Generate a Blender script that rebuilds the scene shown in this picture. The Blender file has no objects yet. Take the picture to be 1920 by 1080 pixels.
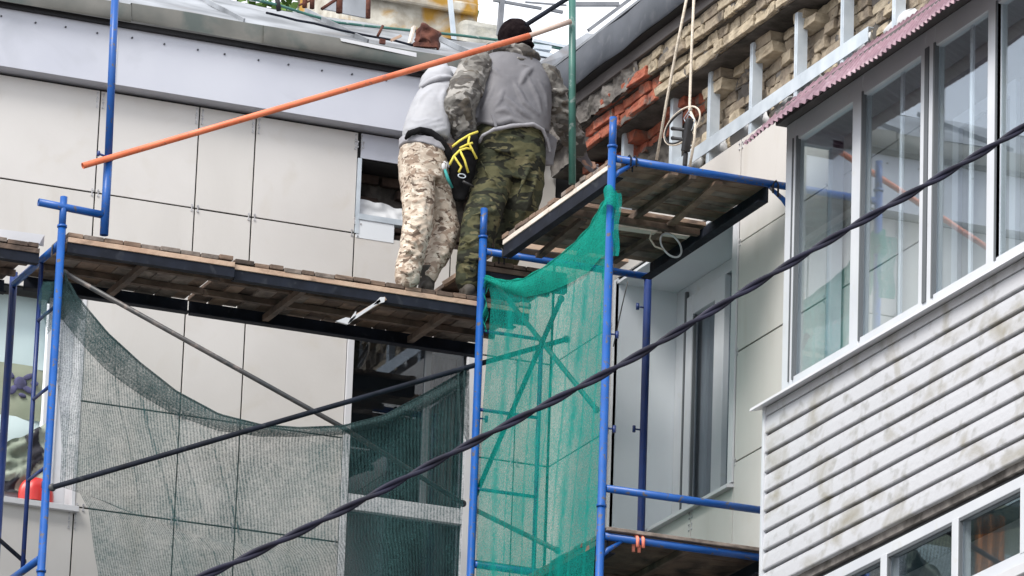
import bpy, math, random
import numpy as np
from mathutils import Vector, Matrix, noise
random.seed(7)
R = random.Random(11)
sc = bpy.context.scene
COL = sc.collection
K = 0.9                       # metres per modelling unit
ZA = 12.80                    # height (units) of the modelling origin: crossbar of the corner scaffold frame
# ---------------------------------------------------------------- camera
PITCH, ROLL, YAW, FPX = 0.30023549, 0.03581584, 0.37667513, 10500.0
_d = Vector((math.sin(YAW)*math.cos(PITCH), math.cos(YAW)*math.cos(PITCH), math.sin(PITCH)))
_r = Vector((math.cos(YAW), -math.sin(YAW), 0)); _u = _r.cross(_d)
CR = math.cos(ROLL)*_r + math.sin(ROLL)*_u; CU = -math.sin(ROLL)*_r + math.cos(ROLL)*_u; CD = _d
CAM = Vector((-12.8211, -32.9644, 1.6-ZA))      # relative to the modelling origin
cd = bpy.data.cameras.new('camera'); cam = bpy.data.objects.new('camera', cd); COL.objects.link(cam)
cd.sensor_width = 36; cd.lens = FPX*36/1920; cd.clip_start = 0.5; cd.clip_end = 3000
m = Matrix((CR, CU, -CD)).transposed().to_4x4(); m.translation = (CAM+Vector((0, 0, ZA)))*K
cam.matrix_world = m; sc.camera = cam
# ---------------------------------------------------------------- sky, sun, exposure
SUN_EL, SUN_AZ = math.radians(46), math.radians(238)   # azimuth clockwise from +Y
w = bpy.data.worlds.new('World'); sc.world = w; w.use_nodes = True
nt = w.node_tree; nt.nodes.clear()
def N(t, ty, **kw):
    n = t.nodes.new(ty)
    for k, v in kw.items(): setattr(n, k, v)
    return n
sky = N(nt, 'ShaderNodeTexSky', sky_type='NISHITA', sun_disc=False, sun_elevation=SUN_EL, sun_rotation=SUN_AZ)
sky.dust_density = 4; sky.air_density = 1
b1 = N(nt, 'ShaderNodeBackground'); b1.inputs[1].default_value = 0.12
b2 = N(nt, 'ShaderNodeBackground'); b2.inputs[1].default_value = 1.05
tc = N(nt, 'ShaderNodeTexCoord'); nz = N(nt, 'ShaderNodeTexNoise'); nz.inputs['Scale'].default_value = 2.2; nz.inputs['Detail'].default_value = 5
rp = N(nt, 'ShaderNodeValToRGB'); rp.color_ramp.elements[0].color = (.62, .68, .80, 1); rp.color_ramp.elements[1].color = (1, 1, 1, 1)
rp.color_ramp.elements[0].position = .3; rp.color_ramp.elements[1].position = .62
mx = N(nt, 'ShaderNodeMixShader'); mx.inputs[0].default_value = .8
ow = N(nt, 'ShaderNodeOutputWorld')
L = nt.links.new
L(sky.outputs[0], b1.inputs[0]); L(tc.outputs['Generated'], nz.inputs[0]); L(nz.outputs[0], rp.inputs[0]); L(rp.outputs[0], b2.inputs[0])
L(b1.outputs[0], mx.inputs[1]); L(b2.outputs[0], mx.inputs[2]); L(mx.outputs[0], ow.inputs[0])
sd = bpy.data.lights.new('sun', 'SUN'); sd.energy = 2.1; sd.angle = math.radians(24); sd.color = (1, .96, .9)
so = bpy.data.objects.new('sun', sd); COL.objects.link(so)
sv = Vector((math.sin(SUN_AZ)*math.cos(SUN_EL), math.cos(SUN_AZ)*math.cos(SUN_EL), math.sin(SUN_EL)))
so.rotation_euler = sv.to_track_quat('Z', 'Y').to_euler(); so.location = (0, -10, 30)
sc.view_settings.view_transform = 'Standard'; sc.view_settings.look = 'None'
sc.view_settings.exposure = 0.85; sc.view_settings.gamma = 1
sc.cycles.max_bounces = 8; sc.cycles.transparent_max_bounces = 24
# ---------------------------------------------------------------- helpers
V = Vector
def ray(x, y): return CD*FPX + CR*(x-960) - CU*(y-540)
def P(x, y, ax, val):
    """where the sight line through picture point x,y meets the real plane (axis ax = val)"""
    d = ray(x, y); return CAM + d*((val-CAM[ax])/d[ax])
def PY(x, y, v): return P(x, y, 1, v)
def PX(x, y, v): return P(x, y, 0, v)
def PZ(x, y, v): return P(x, y, 2, v)
def setp(o, label=None, cat=None, group=None, kind=None):
    if label: o['label'] = label
    if cat: o['category'] = cat
    if group: o['group'] = group
    if kind: o['kind'] = kind
    return o
BASES = {}
def thing(name, label, cat, base, group=None):
    o = bpy.data.objects.new(name, None); COL.objects.link(o)
    b = V(base); o.location = (b+V((0, 0, ZA)))*K; o.empty_display_size = .2
    BASES[o.name] = b
    return setp(o, label, cat, group)
class MB:
    def __init__(s): s.v = []; s.f = []; s.sm = []; s.uv = {}; s.mi = []
    def add(s, vs, fs, smooth=False, mi=0):
        b = len(s.v); s.v += [tuple(p) for p in vs]
        for f in fs: s.f.append([b+i for i in f]); s.sm.append(smooth); s.mi.append(mi)
        return s
    def box(s, lo, hi, mi=0):
        x0, y0, z0 = lo; x1, y1, z1 = hi
        x0, x1 = sorted((x0, x1)); y0, y1 = sorted((y0, y1)); z0, z1 = sorted((z0, z1))
        vs = [(x0,y0,z0),(x1,y0,z0),(x1,y1,z0),(x0,y1,z0),(x0,y0,z1),(x1,y0,z1),(x1,y1,z1),(x0,y1,z1)]
        return s.add(vs, [(0,3,2,1),(4,5,6,7),(0,1,5,4),(1,2,6,5),(2,3,7,6),(3,0,4,7)], mi=mi)
    def beam(s, p0, p1, w, h, up=(0, 0, 1), mi=0):
        p0, p1 = V(p0), V(p1); d = (p1-p0).normalized(); u = V(up); sd_ = d.cross(u).normalized(); u = sd_.cross(d)
        a, b = sd_*w/2, u*h/2
        vs = [p0-a-b, p0+a-b, p0+a+b, p0-a+b, p1-a-b, p1+a-b, p1+a+b, p1-a+b]
        return s.add(vs, [(0,3,2,1),(4,5,6,7),(0,1,5,4),(1,2,6,5),(2,3,7,6),(3,0,4,7)][::1], mi=mi)
    def tube(s, pts, r, seg=14, caps=True, closed=False, twist=0):
        pts = [V(p) for p in pts]; n = len(pts); rs = r if hasattr(r, '__len__') else [r]*n
        vs = []; ref = None
        for i, p in enumerate(pts):
            if closed: t = (pts[(i+1) % n]-pts[i-1]).normalized()
            else: t = (pts[min(i+1, n-1)]-pts[max(i-1, 0)]).normalized()
            if ref is None:
                ref = t.orthogonal().normalized()
            ref = (ref - t*ref.dot(t)).normalized(); bi = t.cross(ref)
            for k in range(seg):
                a = 2*math.pi*k/seg; vs.append(p+(ref*math.cos(a)+bi*math.sin(a))*rs[i])
        fs = []
        for i in range(n if closed else n-1):
            j = (i+1) % n
            for k in range(seg):
                k2 = (k+1) % seg; fs.append((i*seg+k, i*seg+k2, j*seg+k2, j*seg+k))
        s.add(vs, fs, True)
        if caps and not closed:
            b = len(s.v)-n*seg
            s.f.append([b+k for k in range(seg)][::-1]); s.sm.append(False); s.mi.append(0)
            s.f.append([b+(n-1)*seg+k for k in range(seg)]); s.sm.append(False); s.mi.append(0)
        return s
    def pipe(s, p0, p1, r, t=.004, seg=16):
        """open ended steel pipe"""
        p0, p1 = V(p0), V(p1); d = (p1-p0).normalized(); a_ = d.orthogonal().normalized(); b_ = d.cross(a_)
        vs = []
        for (p, rr) in ((p0, r), (p1, r), (p1, r-t), (p0, r-t)):
            for k in range(seg):
                a = 2*math.pi*k/seg; vs.append(p+(a_*math.cos(a)+b_*math.sin(a))*rr)
        fs = []
        for q in range(4):
            q2 = (q+1) % 4
            for k in range(seg):
                k2 = (k+1) % seg; fs.append((q*seg+k, q*seg+k2, q2*seg+k2, q2*seg+k))
        b = len(s.v); s.v += [tuple(p) for p in vs]
        for i, f in enumerate(fs): s.f.append([b+j for j in f]); s.sm.append(i//seg in (0, 2)); s.mi.append(0)
        return s
    def prism(s, poly, vec, mi=0):
        n = len(poly); vec = V(vec); vs = [V(p) for p in poly]+[V(p)+vec for p in poly]
        return s.add(vs, [tuple(range(n))[::-1], tuple(range(n, 2*n))]+[(i, (i+1) % n, n+(i+1) % n, n+i) for i in range(n)], mi=mi)
    def ell(s, c, rad, rot=None, nu=14, nv=10):
        c = V(c); vs = []; M_ = rot or Matrix.Identity(3)
        for j in range(nv+1):
            ph = math.pi*j/nv
            for i in range(nu):
                th = 2*math.pi*i/nu
                vs.append(c+M_@V((rad[0]*math.sin(ph)*math.cos(th), rad[1]*math.sin(ph)*math.sin(th), rad[2]*math.cos(ph))))
        fs = [(j*nu+i, (j+1)*nu+i, (j+1)*nu+(i+1) % nu, j*nu+(i+1) % nu) for j in range(nv) for i in range(nu)]
        return s.add(vs, fs, True)
    def grid(s, fn, nu, nv, smooth=True):
        b = len(s.v)
        for j in range(nv+1):
            for i in range(nu+1):
                u, v = i/nu, j/nv; s.uv[len(s.v)] = (u, v); s.v.append(tuple(fn(u, v)))
        for j in range(nv):
            for i in range(nu):
                a = b+j*(nu+1)+i; s.f.append([a, a+1, a+nu+2, a+nu+1]); s.sm.append(smooth); s.mi.append(0)
        return s
    def build(s, name, mat, parent=None, label=None, bev=0, mods=None):
        me = bpy.data.meshes.new(name)
        b = BASES.get(parent.name, V((0, 0, 0))) if parent else V((0, 0, -ZA))
        if parent and parent.name not in BASES: b = BASES[parent.name] = V((0, 0, -ZA))
        me.from_pydata([tuple((V(p)-b)*K) for p in s.v], [], s.f)
        for i, p in enumerate(me.polygons): p.use_smooth = s.sm[i]; p.material_index = s.mi[i]
        if s.uv:
            uvl = me.uv_layers.new(name='uv')
            for lp in me.loops: uvl.data[lp.index].uv = s.uv.get(lp.vertex_index, (0, 0))
        for mm in (mat if isinstance(mat, (list, tuple)) else [mat]): me.materials.append(mm)
        o = bpy.data.objects.new(name, me); COL.objects.link(o)
        if parent: o.parent = parent
        BASES[o.name] = b
        if label: o['label'] = label
        if bev:
            md = o.modifiers.new('bevel', 'BEVEL'); md.width = bev*K; md.segments = 2; md.limit_method = 'ANGLE'
        return o
def top(o, label, cat, group=None): return setp(o, label, cat, group)
# ---------------------------------------------------------------- materials
def mat(name, c1, c2=None, scale=6, rough=.6, metal=0, bump=0, bscale=40, stretch=(1, 1, 1), lo=.35, hi=.65, detail=5,
        c3=None, s3=2, lo3=.6, hi3=.7, spec=.5, rvar=0, alpha=None, coat=0):
    mt = bpy.data.materials.new(name); mt.use_nodes = True; t = mt.node_tree; l = t.links.new
    p = t.nodes['Principled BSDF']; p.inputs['Roughness'].default_value = rough; p.inputs['Metallic'].default_value = metal
    p.inputs['Specular IOR Level'].default_value = spec; p.inputs['Base Color'].default_value = (*c1, 1)
    if coat: p.inputs['Coat Weight'].default_value = coat; p.inputs['Coat Roughness'].default_value = .15
    tcn = N(t, 'ShaderNodeTexCoord'); mp = N(t, 'ShaderNodeMapping'); mp.inputs['Scale'].default_value = stretch
    l(tcn.outputs['Object'], mp.inputs[0])
    if c2:
        n = N(t, 'ShaderNodeTexNoise'); n.inputs['Scale'].default_value = scale; n.inputs['Detail'].default_value = detail; l(mp.outputs[0], n.inputs[0])
        r = N(t, 'ShaderNodeValToRGB'); r.color_ramp.elements[0].position = lo; r.color_ramp.elements[1].position = hi
        r.color_ramp.elements[0].color = (*c1, 1); r.color_ramp.elements[1].color = (*c2, 1); l(n.outputs[0], r.inputs[0]); out = r.outputs[0]
        if c3:
            n3 = N(t, 'ShaderNodeTexNoise'); n3.inputs['Scale'].default_value = s3; n3.inputs['Detail'].default_value = 8; l(mp.outputs[0], n3.inputs[0])
            n3.inputs['Distortion'].default_value = .6
            mr = N(t, 'ShaderNodeMapRange'); mr.inputs[1].default_value = lo3; mr.inputs[2].default_value = hi3; l(n3.outputs[0], mr.inputs[0])
            mc = N(t, 'ShaderNodeMix', data_type='RGBA'); l(mr.outputs[0], mc.inputs[0]); l(out, mc.inputs[6]); mc.inputs[7].default_value = (*c3, 1); out = mc.outputs[2]
        l(out, p.inputs['Base Color'])
        if rvar:
            mr2 = N(t, 'ShaderNodeMapRange'); mr2.inputs[3].default_value = rough-rvar; mr2.inputs[4].default_value = rough+rvar
            l(n.outputs[0], mr2.inputs[0]); l(mr2.outputs[0], p.inputs['Roughness'])
    if bump:
        nb = N(t, 'ShaderNodeTexNoise'); nb.inputs['Scale'].default_value = bscale; nb.inputs['Detail'].default_value = 6; l(mp.outputs[0], nb.inputs[0])
        bp = N(t, 'ShaderNodeBump'); bp.inputs['Strength'].default_value = bump; bp.inputs['Distance'].default_value = .01
        l(nb.outputs[0], bp.inputs['Height']); l(bp.outputs[0], p.inputs['Normal'])
    return mt
M = {}
M['panel'] = mat('panel', (.55, .535, .52), (.58, .565, .55), scale=3, rough=.42, bump=.04, bscale=60, c3=(.53, .505, .47), s3=5, lo3=.55, hi3=.8, spec=.6)
M['panel_grey'] = mat('panel_grey', (.50, .48, .45), (.54, .52, .49), scale=3, rough=.38, bump=.04, bscale=60, spec=.6)
M['panel_b'] = mat('panel_b', (.535, .52, .50), (.565, .55, .53), scale=2.2, rough=.45, bump=.05, bscale=50, c3=(.50, .475, .44), s3=3, lo3=.55, hi3=.8, stretch=(2, 2, .6), spec=.6)
M['panel_grey_b'] = mat('panel_grey_b', (.48, .46, .43), (.52, .50, .47), scale=2, rough=.4, bump=.04, bscale=60, spec=.6)
M['gap'] = mat('gap', (.03, .03, .032), rough=.9)
M['fascia'] = mat('fascia', (.46, .48, .55), (.50, .52, .585), scale=2, rough=.33, bump=.05, bscale=3, spec=.6, c3=(.42, .44, .50), s3=1.5)
M['coping'] = mat('coping', (.085, .088, .08), (.13, .127, .115), scale=5, rough=.55, metal=.1, bump=.25, bscale=6, c3=(.06, .075, .07), s3=3, lo3=.5, hi3=.62)
M['roof_metal'] = mat('roof_metal', (.13, .14, .155), (.33, .35, .38), scale=2.2, rough=.5, metal=.1, bump=.3, bscale=4, c3=(.17, .165, .17), s3=3)
M['slate'] = mat('slate', (.04, .047, .06), (.06, .068, .085), scale=5, rough=.6, metal=.0, bump=.3, bscale=5, c3=(.10, .105, .12), s3=8, lo3=.55, hi3=.75)
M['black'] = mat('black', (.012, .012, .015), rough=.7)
M['screw'] = mat('screw', (.05, .05, .06), rough=.4, metal=.6)
M['rivet'] = mat('rivet', (.62, .62, .64), (.22, .22, .24), scale=45, rough=.3, metal=.2)
M['white_trim'] = mat('white_trim', (.54, .55, .58), (.60, .61, .64), scale=3, rough=.35)
M['reveal'] = mat('reveal', (.66, .70, .75), (.70, .74, .78), scale=2, rough=.35, bump=.03, bscale=5)
M['pvc'] = mat('pvc', (.52, .545, .59), (.57, .595, .63), scale=3, rough=.28, c3=(.5, .5, .48), s3=9, lo3=.62, hi3=.85)
M['pvc_dark'] = mat('pvc_dark', (.10, .11, .12), rough=.5)
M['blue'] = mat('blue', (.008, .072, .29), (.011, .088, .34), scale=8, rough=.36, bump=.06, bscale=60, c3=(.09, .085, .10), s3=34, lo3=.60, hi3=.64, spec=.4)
M['blue_shaded'] = mat('blue_shaded', (.010, .028, .13), (.014, .04, .17), scale=8, rough=.42, bump=.08, bscale=60, c3=(.05, .05, .08), s3=26, lo3=.62, hi3=.7)  # darker copy of the blue tube paint, shade put into its colour
M['steel_dark'] = mat('steel_dark', (.008, .010, .016), (.014, .018, .03), scale=8, rough=.75, spec=.2, bump=.15, bscale=30, c3=(.035, .04, .05), s3=12, lo3=.6, hi3=.72)
M['brace'] = mat('brace', (.03, .035, .04), (.07, .065, .065), scale=12, rough=.45, bump=.15, bscale=40, c3=(.16, .13, .12), s3=14, lo3=.58, hi3=.68)
M['orange'] = mat('orange', (.62, .14, .055), (.70, .19, .09), scale=9, rough=.45, bump=.08, bscale=50, c3=(.34, .12, .08), s3=30, lo3=.62, hi3=.7)
M['beige_pipe'] = mat('beige_pipe', (.42, .32, .27), (.5, .40, .35), scale=12, rough=.55)
M['green_pipe'] = mat('green_pipe', (.025, .10, .085), (.045, .15, .125), scale=8, rough=.4, c3=(.20, .25, .24), s3=20, lo3=.6, hi3=.68)
M['wood'] = mat('wood', (.16, .105, .075), (.27, .19, .14), scale=8, rough=.8, bump=.5, bscale=30, stretch=(1, 1, 4), c3=(.10, .07, .055), s3=7, lo3=.52, hi3=.7)
M['wood_light'] = mat('wood_light', (.42, .28, .20), (.54, .40, .30), scale=5, rough=.75, bump=.4, bscale=30, c3=(.22, .15, .11), s3=7, lo3=.58, hi3=.72)
M['wood_grey'] = mat('wood_grey', (.13, .105, .09), (.27, .225, .195), scale=10, rough=.85, bump=.7, bscale=35, c3=(.10, .08, .07), s3=9, lo3=.55, hi3=.7)
M['wood_dark'] = mat('wood_dark', (.085, .058, .044), (.16, .112, .085), scale=7, rough=.85, bump=.6, bscale=30, c3=(.02, .016, .015), s3=5, lo3=.5, hi3=.7)
M['wood_pale'] = mat('wood_pale', (.62, .55, .48), (.72, .66, .60), scale=6, rough=.75, bump=.4, bscale=30, c3=(.38, .30, .24), s3=12, lo3=.6, hi3=.75)
M['brick_y'] = mat('brick_y', (.36, .30, .215), (.50, .43, .325), scale=9, rough=.9, bump=.8, bscale=45, c3=(.15, .12, .09), s3=7, lo3=.55, hi3=.75)
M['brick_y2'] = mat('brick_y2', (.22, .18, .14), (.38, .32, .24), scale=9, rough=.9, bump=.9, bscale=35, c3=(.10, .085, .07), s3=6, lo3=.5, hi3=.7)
M['brick_r'] = mat('brick_r', (.33, .085, .05), (.44, .15, .09), scale=10, rough=.9, bump=.9, bscale=45, c3=(.19, .14, .12), s3=9, lo3=.53, hi3=.66)
M['mortar'] = mat('mortar', (.11, .10, .095), (.22, .205, .19), scale=7, rough=.95, bump=1, bscale=25, c3=(.05, .045, .04), s3=5, lo3=.5, hi3=.7)
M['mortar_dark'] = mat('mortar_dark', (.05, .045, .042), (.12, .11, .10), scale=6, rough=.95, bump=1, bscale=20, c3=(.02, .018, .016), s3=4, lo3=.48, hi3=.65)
M['galv'] = mat('galv', (.44, .50, .56), (.58, .64, .70), scale=7, rough=.35, metal=.12, bump=.05, bscale=20)
M['rail_grey'] = mat('rail_grey', (.14, .15, .17), (.22, .23, .25), scale=6, rough=.5)
M['foam'] = mat('foam', (.46, .48, .50), (.58, .59, .61), scale=4, rough=.5, bump=.5, bscale=12, c3=(.42, .43, .45), s3=4)
M['rope'] = mat('rope', (.52, .46, .38), (.66, .60, .52), scale=60, rough=.9, bump=.6, bscale=120)
M['cable'] = mat('cable', (.006, .006, .014), (.012, .012, .03), scale=10, rough=.5, spec=.25)
M['black_plastic'] = mat('black_plastic', (.014, .014, .016), (.03, .03, .034), scale=20, rough=.4)
M['rust'] = mat('rust', (.055, .018, .014), (.13, .045, .028), scale=14, rough=.9, bump=.8, bscale=40)
M['chimney'] = mat('chimney', (.30, .27, .22), (.52, .50, .44), scale=9, rough=.9, bump=.6, bscale=20, c3=(.36, .20, .03), s3=3.4, lo3=.50, hi3=.62)
M['awning'] = mat('awning', (.17, .095, .125), (.27, .16, .20), scale=4, rough=.4, bump=.05, bscale=10, c3=(.42, .31, .36), s3=9, lo3=.55, hi3=.8, spec=.6)
M['siding'] = mat('siding', (.30, .30, .295), (.48, .49, .52), scale=13, rough=.5, bump=.25, bscale=40, stretch=(1, .6, .8), lo=.27, hi=.45, detail=14, c3=(.29, .275, .235), s3=5.5, lo3=.52, hi3=.74)
M['red_plastic'] = mat('red_plastic', (.55, .03, .03), (.65, .06, .05), scale=5, rough=.35)
M['orange_cloth'] = mat('orange_cloth', (.55, .2, .05), rough=.8)
M['interior'] = mat('interior', (.05, .055, .06), (.09, .09, .095), scale=2, rough=.8)
M['interior_light'] = mat('interior_light', (.30, .31, .32), (.37, .38, .39), scale=2, rough=.7)
M['asphalt'] = mat('asphalt', (.15, .145, .135), (.20, .19, .175), scale=.6, rough=.95, bump=.3, bscale=8)
M['orange_strap'] = mat('orange_strap', (.75, .20, .13), (.8, .26, .18), scale=20, rough=.7)
def glass(name, refl=.16, tint=(.75, .8, .82), rough=0.0, wob=.0):
    mt = bpy.data.materials.new(name); mt.use_nodes = True; t = mt.node_tree; l = t.links.new; t.nodes.clear()
    o = N(t, 'ShaderNodeOutputMaterial'); g = N(t, 'ShaderNodeBsdfGlossy'); g.inputs['Roughness'].default_value = rough; g.inputs[0].default_value = (.86, .92, 1, 1)
    tr = N(t, 'ShaderNodeBsdfTransparent'); tr.inputs[0].default_value = (*tint, 1)
    fr = N(t, 'ShaderNodeLayerWeight'); fr.inputs[0].default_value = .5          # Schlick: same from both sides of the pane
    pw = N(t, 'ShaderNodeMath', operation='POWER'); pw.inputs[1].default_value = 5; l(fr.outputs['Facing'], pw.inputs[0])
    ma = N(t, 'ShaderNodeMath', operation='MULTIPLY_ADD', use_clamp=True); ma.inputs[1].default_value = 1.25; ma.inputs[2].default_value = refl
    mxs = N(t, 'ShaderNodeMixShader'); l(pw.outputs[0], ma.inputs[0]); l(ma.outputs[0], mxs.inputs[0]); l(tr.outputs[0], mxs.inputs[1]); l(g.outputs[0], mxs.inputs[2]); l(mxs.outputs[0], o.inputs[0])
    if wob:
        tcn = N(t, 'ShaderNodeTexCoord'); nb = N(t, 'ShaderNodeTexNoise'); nb.inputs['Scale'].default_value = 1.3; nb.inputs['Detail'].default_value = 1
        bp = N(t, 'ShaderNodeBump'); bp.inputs['Strength'].default_value = wob; bp.inputs['Distance'].default_value = .02
        l(tcn.outputs['Object'], nb.inputs[0]); l(nb.outputs[0], bp.inputs['Height']); l(bp.outputs[0], g.inputs['Normal'])
    return mt
M['glass'] = glass('glass', .10, tint=(.94, .97, .975), wob=.02)
M['glass_dark'] = glass('glass_dark', .08, tint=(.72, .75, .77))
M['film'] = glass('film', .05, tint=(.8, .82, .83), rough=.35)

def net_mat(name, col, nlines, nrows, base, stripe, rows, trans, folds=(), wav=.0):
    """knitted shade net: many threads with open holes between, laid out in the cloth's own UV"""
    mt = bpy.data.materials.new(name); mt.use_nodes = True; t = mt.node_tree; l = t.links.new; t.nodes.clear()
    o = N(t, 'ShaderNodeOutputMaterial'); uv = N(t, 'ShaderNodeUVMap'); sp = N(t, 'ShaderNodeSeparateXYZ'); l(uv.outputs[0], sp.inputs[0])
    tcn = N(t, 'ShaderNodeTexCoord')
    def mth(op, a, b=None, c=None, clamp=False):
        n = N(t, 'ShaderNodeMath', operation=op, use_clamp=clamp)
        for i, q in enumerate((a, b, c)):
            if q is None: continue
            if isinstance(q, (int, float)): n.inputs[i].default_value = q
            else: l(q, n.inputs[i])
        return n.outputs[0]
    def nse(scale, det):
        n = N(t, 'ShaderNodeTexNoise'); n.inputs['Scale'].default_value = scale; n.inputs['Detail'].default_value = det; l(tcn.outputs['Object'], n.inputs[0]); return n.outputs[0]
    n1, n2, n3 = nse(4, 3), nse(110, 1), nse(26, 3)
    u = mth('ADD', sp.outputs[0], mth('MULTIPLY', n1, wav))
    s1 = mth('MULTIPLY', mth('PINGPONG', mth('MULTIPLY', u, nlines), .5), 2)
    s2 = mth('MULTIPLY', mth('PINGPONG', mth('ADD', mth('MULTIPLY', sp.outputs[1], nrows), mth('MULTIPLY', n3, 1.5)), .5), 2)
    a = mth('MULTIPLY_ADD', s1, stripe, base)
    a = mth('MULTIPLY_ADD', s2, rows, a)
    a = mth('MULTIPLY_ADD', mth('SUBTRACT', n1, .5), .7, a)
    a = mth('MULTIPLY_ADD', mth('SUBTRACT', n2, .5), .9, a)
    a = mth('MULTIPLY_ADD', mth('SUBTRACT', n3, .5), .35, a)
    for (pos, wd, lean) in folds:
        dd = mth('ABSOLUTE', mth('SUBTRACT', sp.outputs[0], mth('ADD', mth('MULTIPLY_ADD', sp.outputs[1], lean, pos), mth('MULTIPLY', n3, .01))))
        a = mth('MULTIPLY_ADD', mth('SUBTRACT', 1, mth('DIVIDE', dd, wd), clamp=True), .25, a)
    a = mth('MINIMUM', mth('MAXIMUM', a, .08), 1)
    df = N(t, 'ShaderNodeBsdfDiffuse'); tl = N(t, 'ShaderNodeBsdfTranslucent'); df.inputs[0].default_value = (*col, 1); tl.inputs[0].default_value = (*[min(1, c*1.1) for c in col], 1)
    m1 = N(t, 'ShaderNodeMixShader'); m1.inputs[0].default_value = trans; l(df.outputs[0], m1.inputs[1]); l(tl.outputs[0], m1.inputs[2])
    tp = N(t, 'ShaderNodeBsdfTransparent'); m2 = N(t, 'ShaderNodeMixShader'); l(a, m2.inputs[0]); l(tp.outputs[0], m2.inputs[1]); l(m1.outputs[0], m2.inputs[2]); l(m2.outputs[0], o.inputs[0])
    return mt
M['net_grey'] = net_mat('net_grey', (.045, .098, .102), 132, 300, .17, .44, .10, .3, wav=.006, folds=((.26, .006, .14), (.33, .005, .16), (.42, .004, .12), (.2, .004, .08)))
M['net_grey_dense'] = net_mat('net_grey_dense', (.05, .085, .088), 132, 8, .42, .30, .2, .25, wav=.006)
M['net_green'] = net_mat('net_green', (.014, .33, .285), 90, 260, .50, .14, .10, .5, wav=.004, folds=((.14, .035, .0), (.69, .04, -.02), (.9, .02, 0), (.33, .012, .05), (.5, .01, -.04), (.58, .014, .03), (.8, .012, -.05), (.25, .01, -.03)))
M['net_green_dense'] = net_mat('net_green_dense', (.02, .36, .28), 90, 10, .62, .1, .1, .4, wav=.004)

def camo(name, cols, scale, stretch=(1, 1, 1), th=(.42, .5, .58), bump=.3):
    mt = bpy.data.materials.new(name); mt.use_nodes = True; t = mt.node_tree; l = t.links.new
    p = t.nodes['Principled BSDF']; p.inputs['Roughness'].default_value = .9; p.inputs['Specular IOR Level'].default_value = .15
    tcn = N(t, 'ShaderNodeTexCoord'); mp = N(t, 'ShaderNodeMapping'); mp.inputs['Scale'].default_value = stretch; l(tcn.outputs['Object'], mp.inputs[0])
    out = None
    for i, c in enumerate(cols):
        n = N(t, 'ShaderNodeTexNoise', noise_dimensions='4D'); n.inputs['W'].default_value = i*3.7; n.inputs['Scale'].default_value = scale*(1+.35*i); n.inputs['Detail'].default_value = 2.5
        n.inputs['Distortion'].default_value = .8; l(mp.outputs[0], n.inputs[0])
        if out is None:
            rgb = N(t, 'ShaderNodeRGB'); rgb.outputs[0].default_value = (*c, 1); out = rgb.outputs[0]; continue
        mr = N(t, 'ShaderNodeMapRange'); mr.inputs[1].default_value = th[i-1]-.012; mr.inputs[2].default_value = th[i-1]+.012; l(n.outputs[0], mr.inputs[0])
        mc = N(t, 'ShaderNodeMix', data_type='RGBA'); l(mr.outputs[0], mc.inputs[0]); l(out, mc.inputs[6]); mc.inputs[7].default_value = (*c, 1); out = mc.outputs[2]
    l(out, p.inputs['Base Color'])
    nb = N(t, 'ShaderNodeTexNoise'); nb.inputs['Scale'].default_value = 22; nb.inputs['Detail'].default_value = 4; l(mp.outputs[0], nb.inputs[0])
    bp = N(t, 'ShaderNodeBump'); bp.inputs['Strength'].default_value = bump; bp.inputs['Distance'].default_value = .02
    l(nb.outputs[0], bp.inputs['Height']); l(bp.outputs[0], p.inputs['Normal'])
    return mt
M['camo_sand'] = camo('camo_sand', [(.47, .40, .33), (.30, .23, .18), (.60, .54, .46), (.13, .095, .075)], 11, (1, 1, 1.5), (.54, .56, .60))
M['camo_green'] = camo('camo_green', [(.045, .05, .032), (.085, .083, .045), (.020, .021, .016), (.12, .11, .062)], 4.6, (1, 1, 2.0), (.50, .54, .60))
M['camo_grey'] = camo('camo_grey', [(.17, .165, .155), (.085, .08, .076), (.31, .30, .285), (.11, .098, .085)], 5.0, (1, 1, 1.4), (.52, .58, .57))
M['vest'] = mat('vest', (.125, .125, .14), (.16, .16, .175), scale=5, rough=.7, bump=.35, bscale=9, c3=(.20, .20, .22), s3=3, lo3=.55, hi3=.8)
M['hoodie'] = mat('hoodie', (.33, .34, .37), (.38, .39, .415), scale=5, rough=.95, spec=.1, bump=.35, bscale=10)
M['shirt'] = mat('shirt', (.31, .31, .34), rough=.9, bump=.3, bscale=14)
M['cap'] = mat('cap', (.006, .004, .005), (.014, .010, .011), scale=30, rough=1, spec=.05, bump=.5, bscale=90)
M['skin'] = mat('skin', (.34, .20, .15), (.40, .25, .19), scale=12, rough=.6)
M['glove'] = mat('glove', (.14, .13, .15), (.22, .21, .23), scale=12, rough=.85, bump=.4)
M['boot'] = mat('boot', (.03, .025, .02), (.08, .07, .06), scale=10, rough=.7, bump=.4)
M['bag'] = mat('bag', (.008, .008, .009), (.016, .016, .018), scale=12, rough=.9, spec=.1, bump=.4, bscale=20)
M['strap_yellow'] = mat('strap_yellow', (.62, .52, .06), (.75, .66, .12), scale=20, rough=.7)
M['strap_teal'] = mat('strap_teal', (.03, .28, .27), rough=.7)
M['curtain_cyan'] = mat('curtain_cyan', (.52, .66, .68), (.58, .70, .72), scale=3, rough=.8, bump=.3, bscale=5)
M['curtain_green'] = mat('curtain_green', (.27, .31, .23), (.31, .34, .26), scale=4, rough=.85, bump=.3, bscale=8)
M['flower'] = mat('flower', (.10, .10, .22), (.05, .05, .10), scale=14, rough=.85)
M['cloth_green'] = mat('cloth_green', (.20, .24, .19), (.36, .40, .34), scale=5, rough=.9, bump=.9, bscale=9, c3=(.03, .03, .04), s3=5, lo3=.55, hi3=.6)
M['leaf'] = mat('leaf', (.06, .13, .02), (.12, .22, .04), scale=9, rough=.6)
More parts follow.
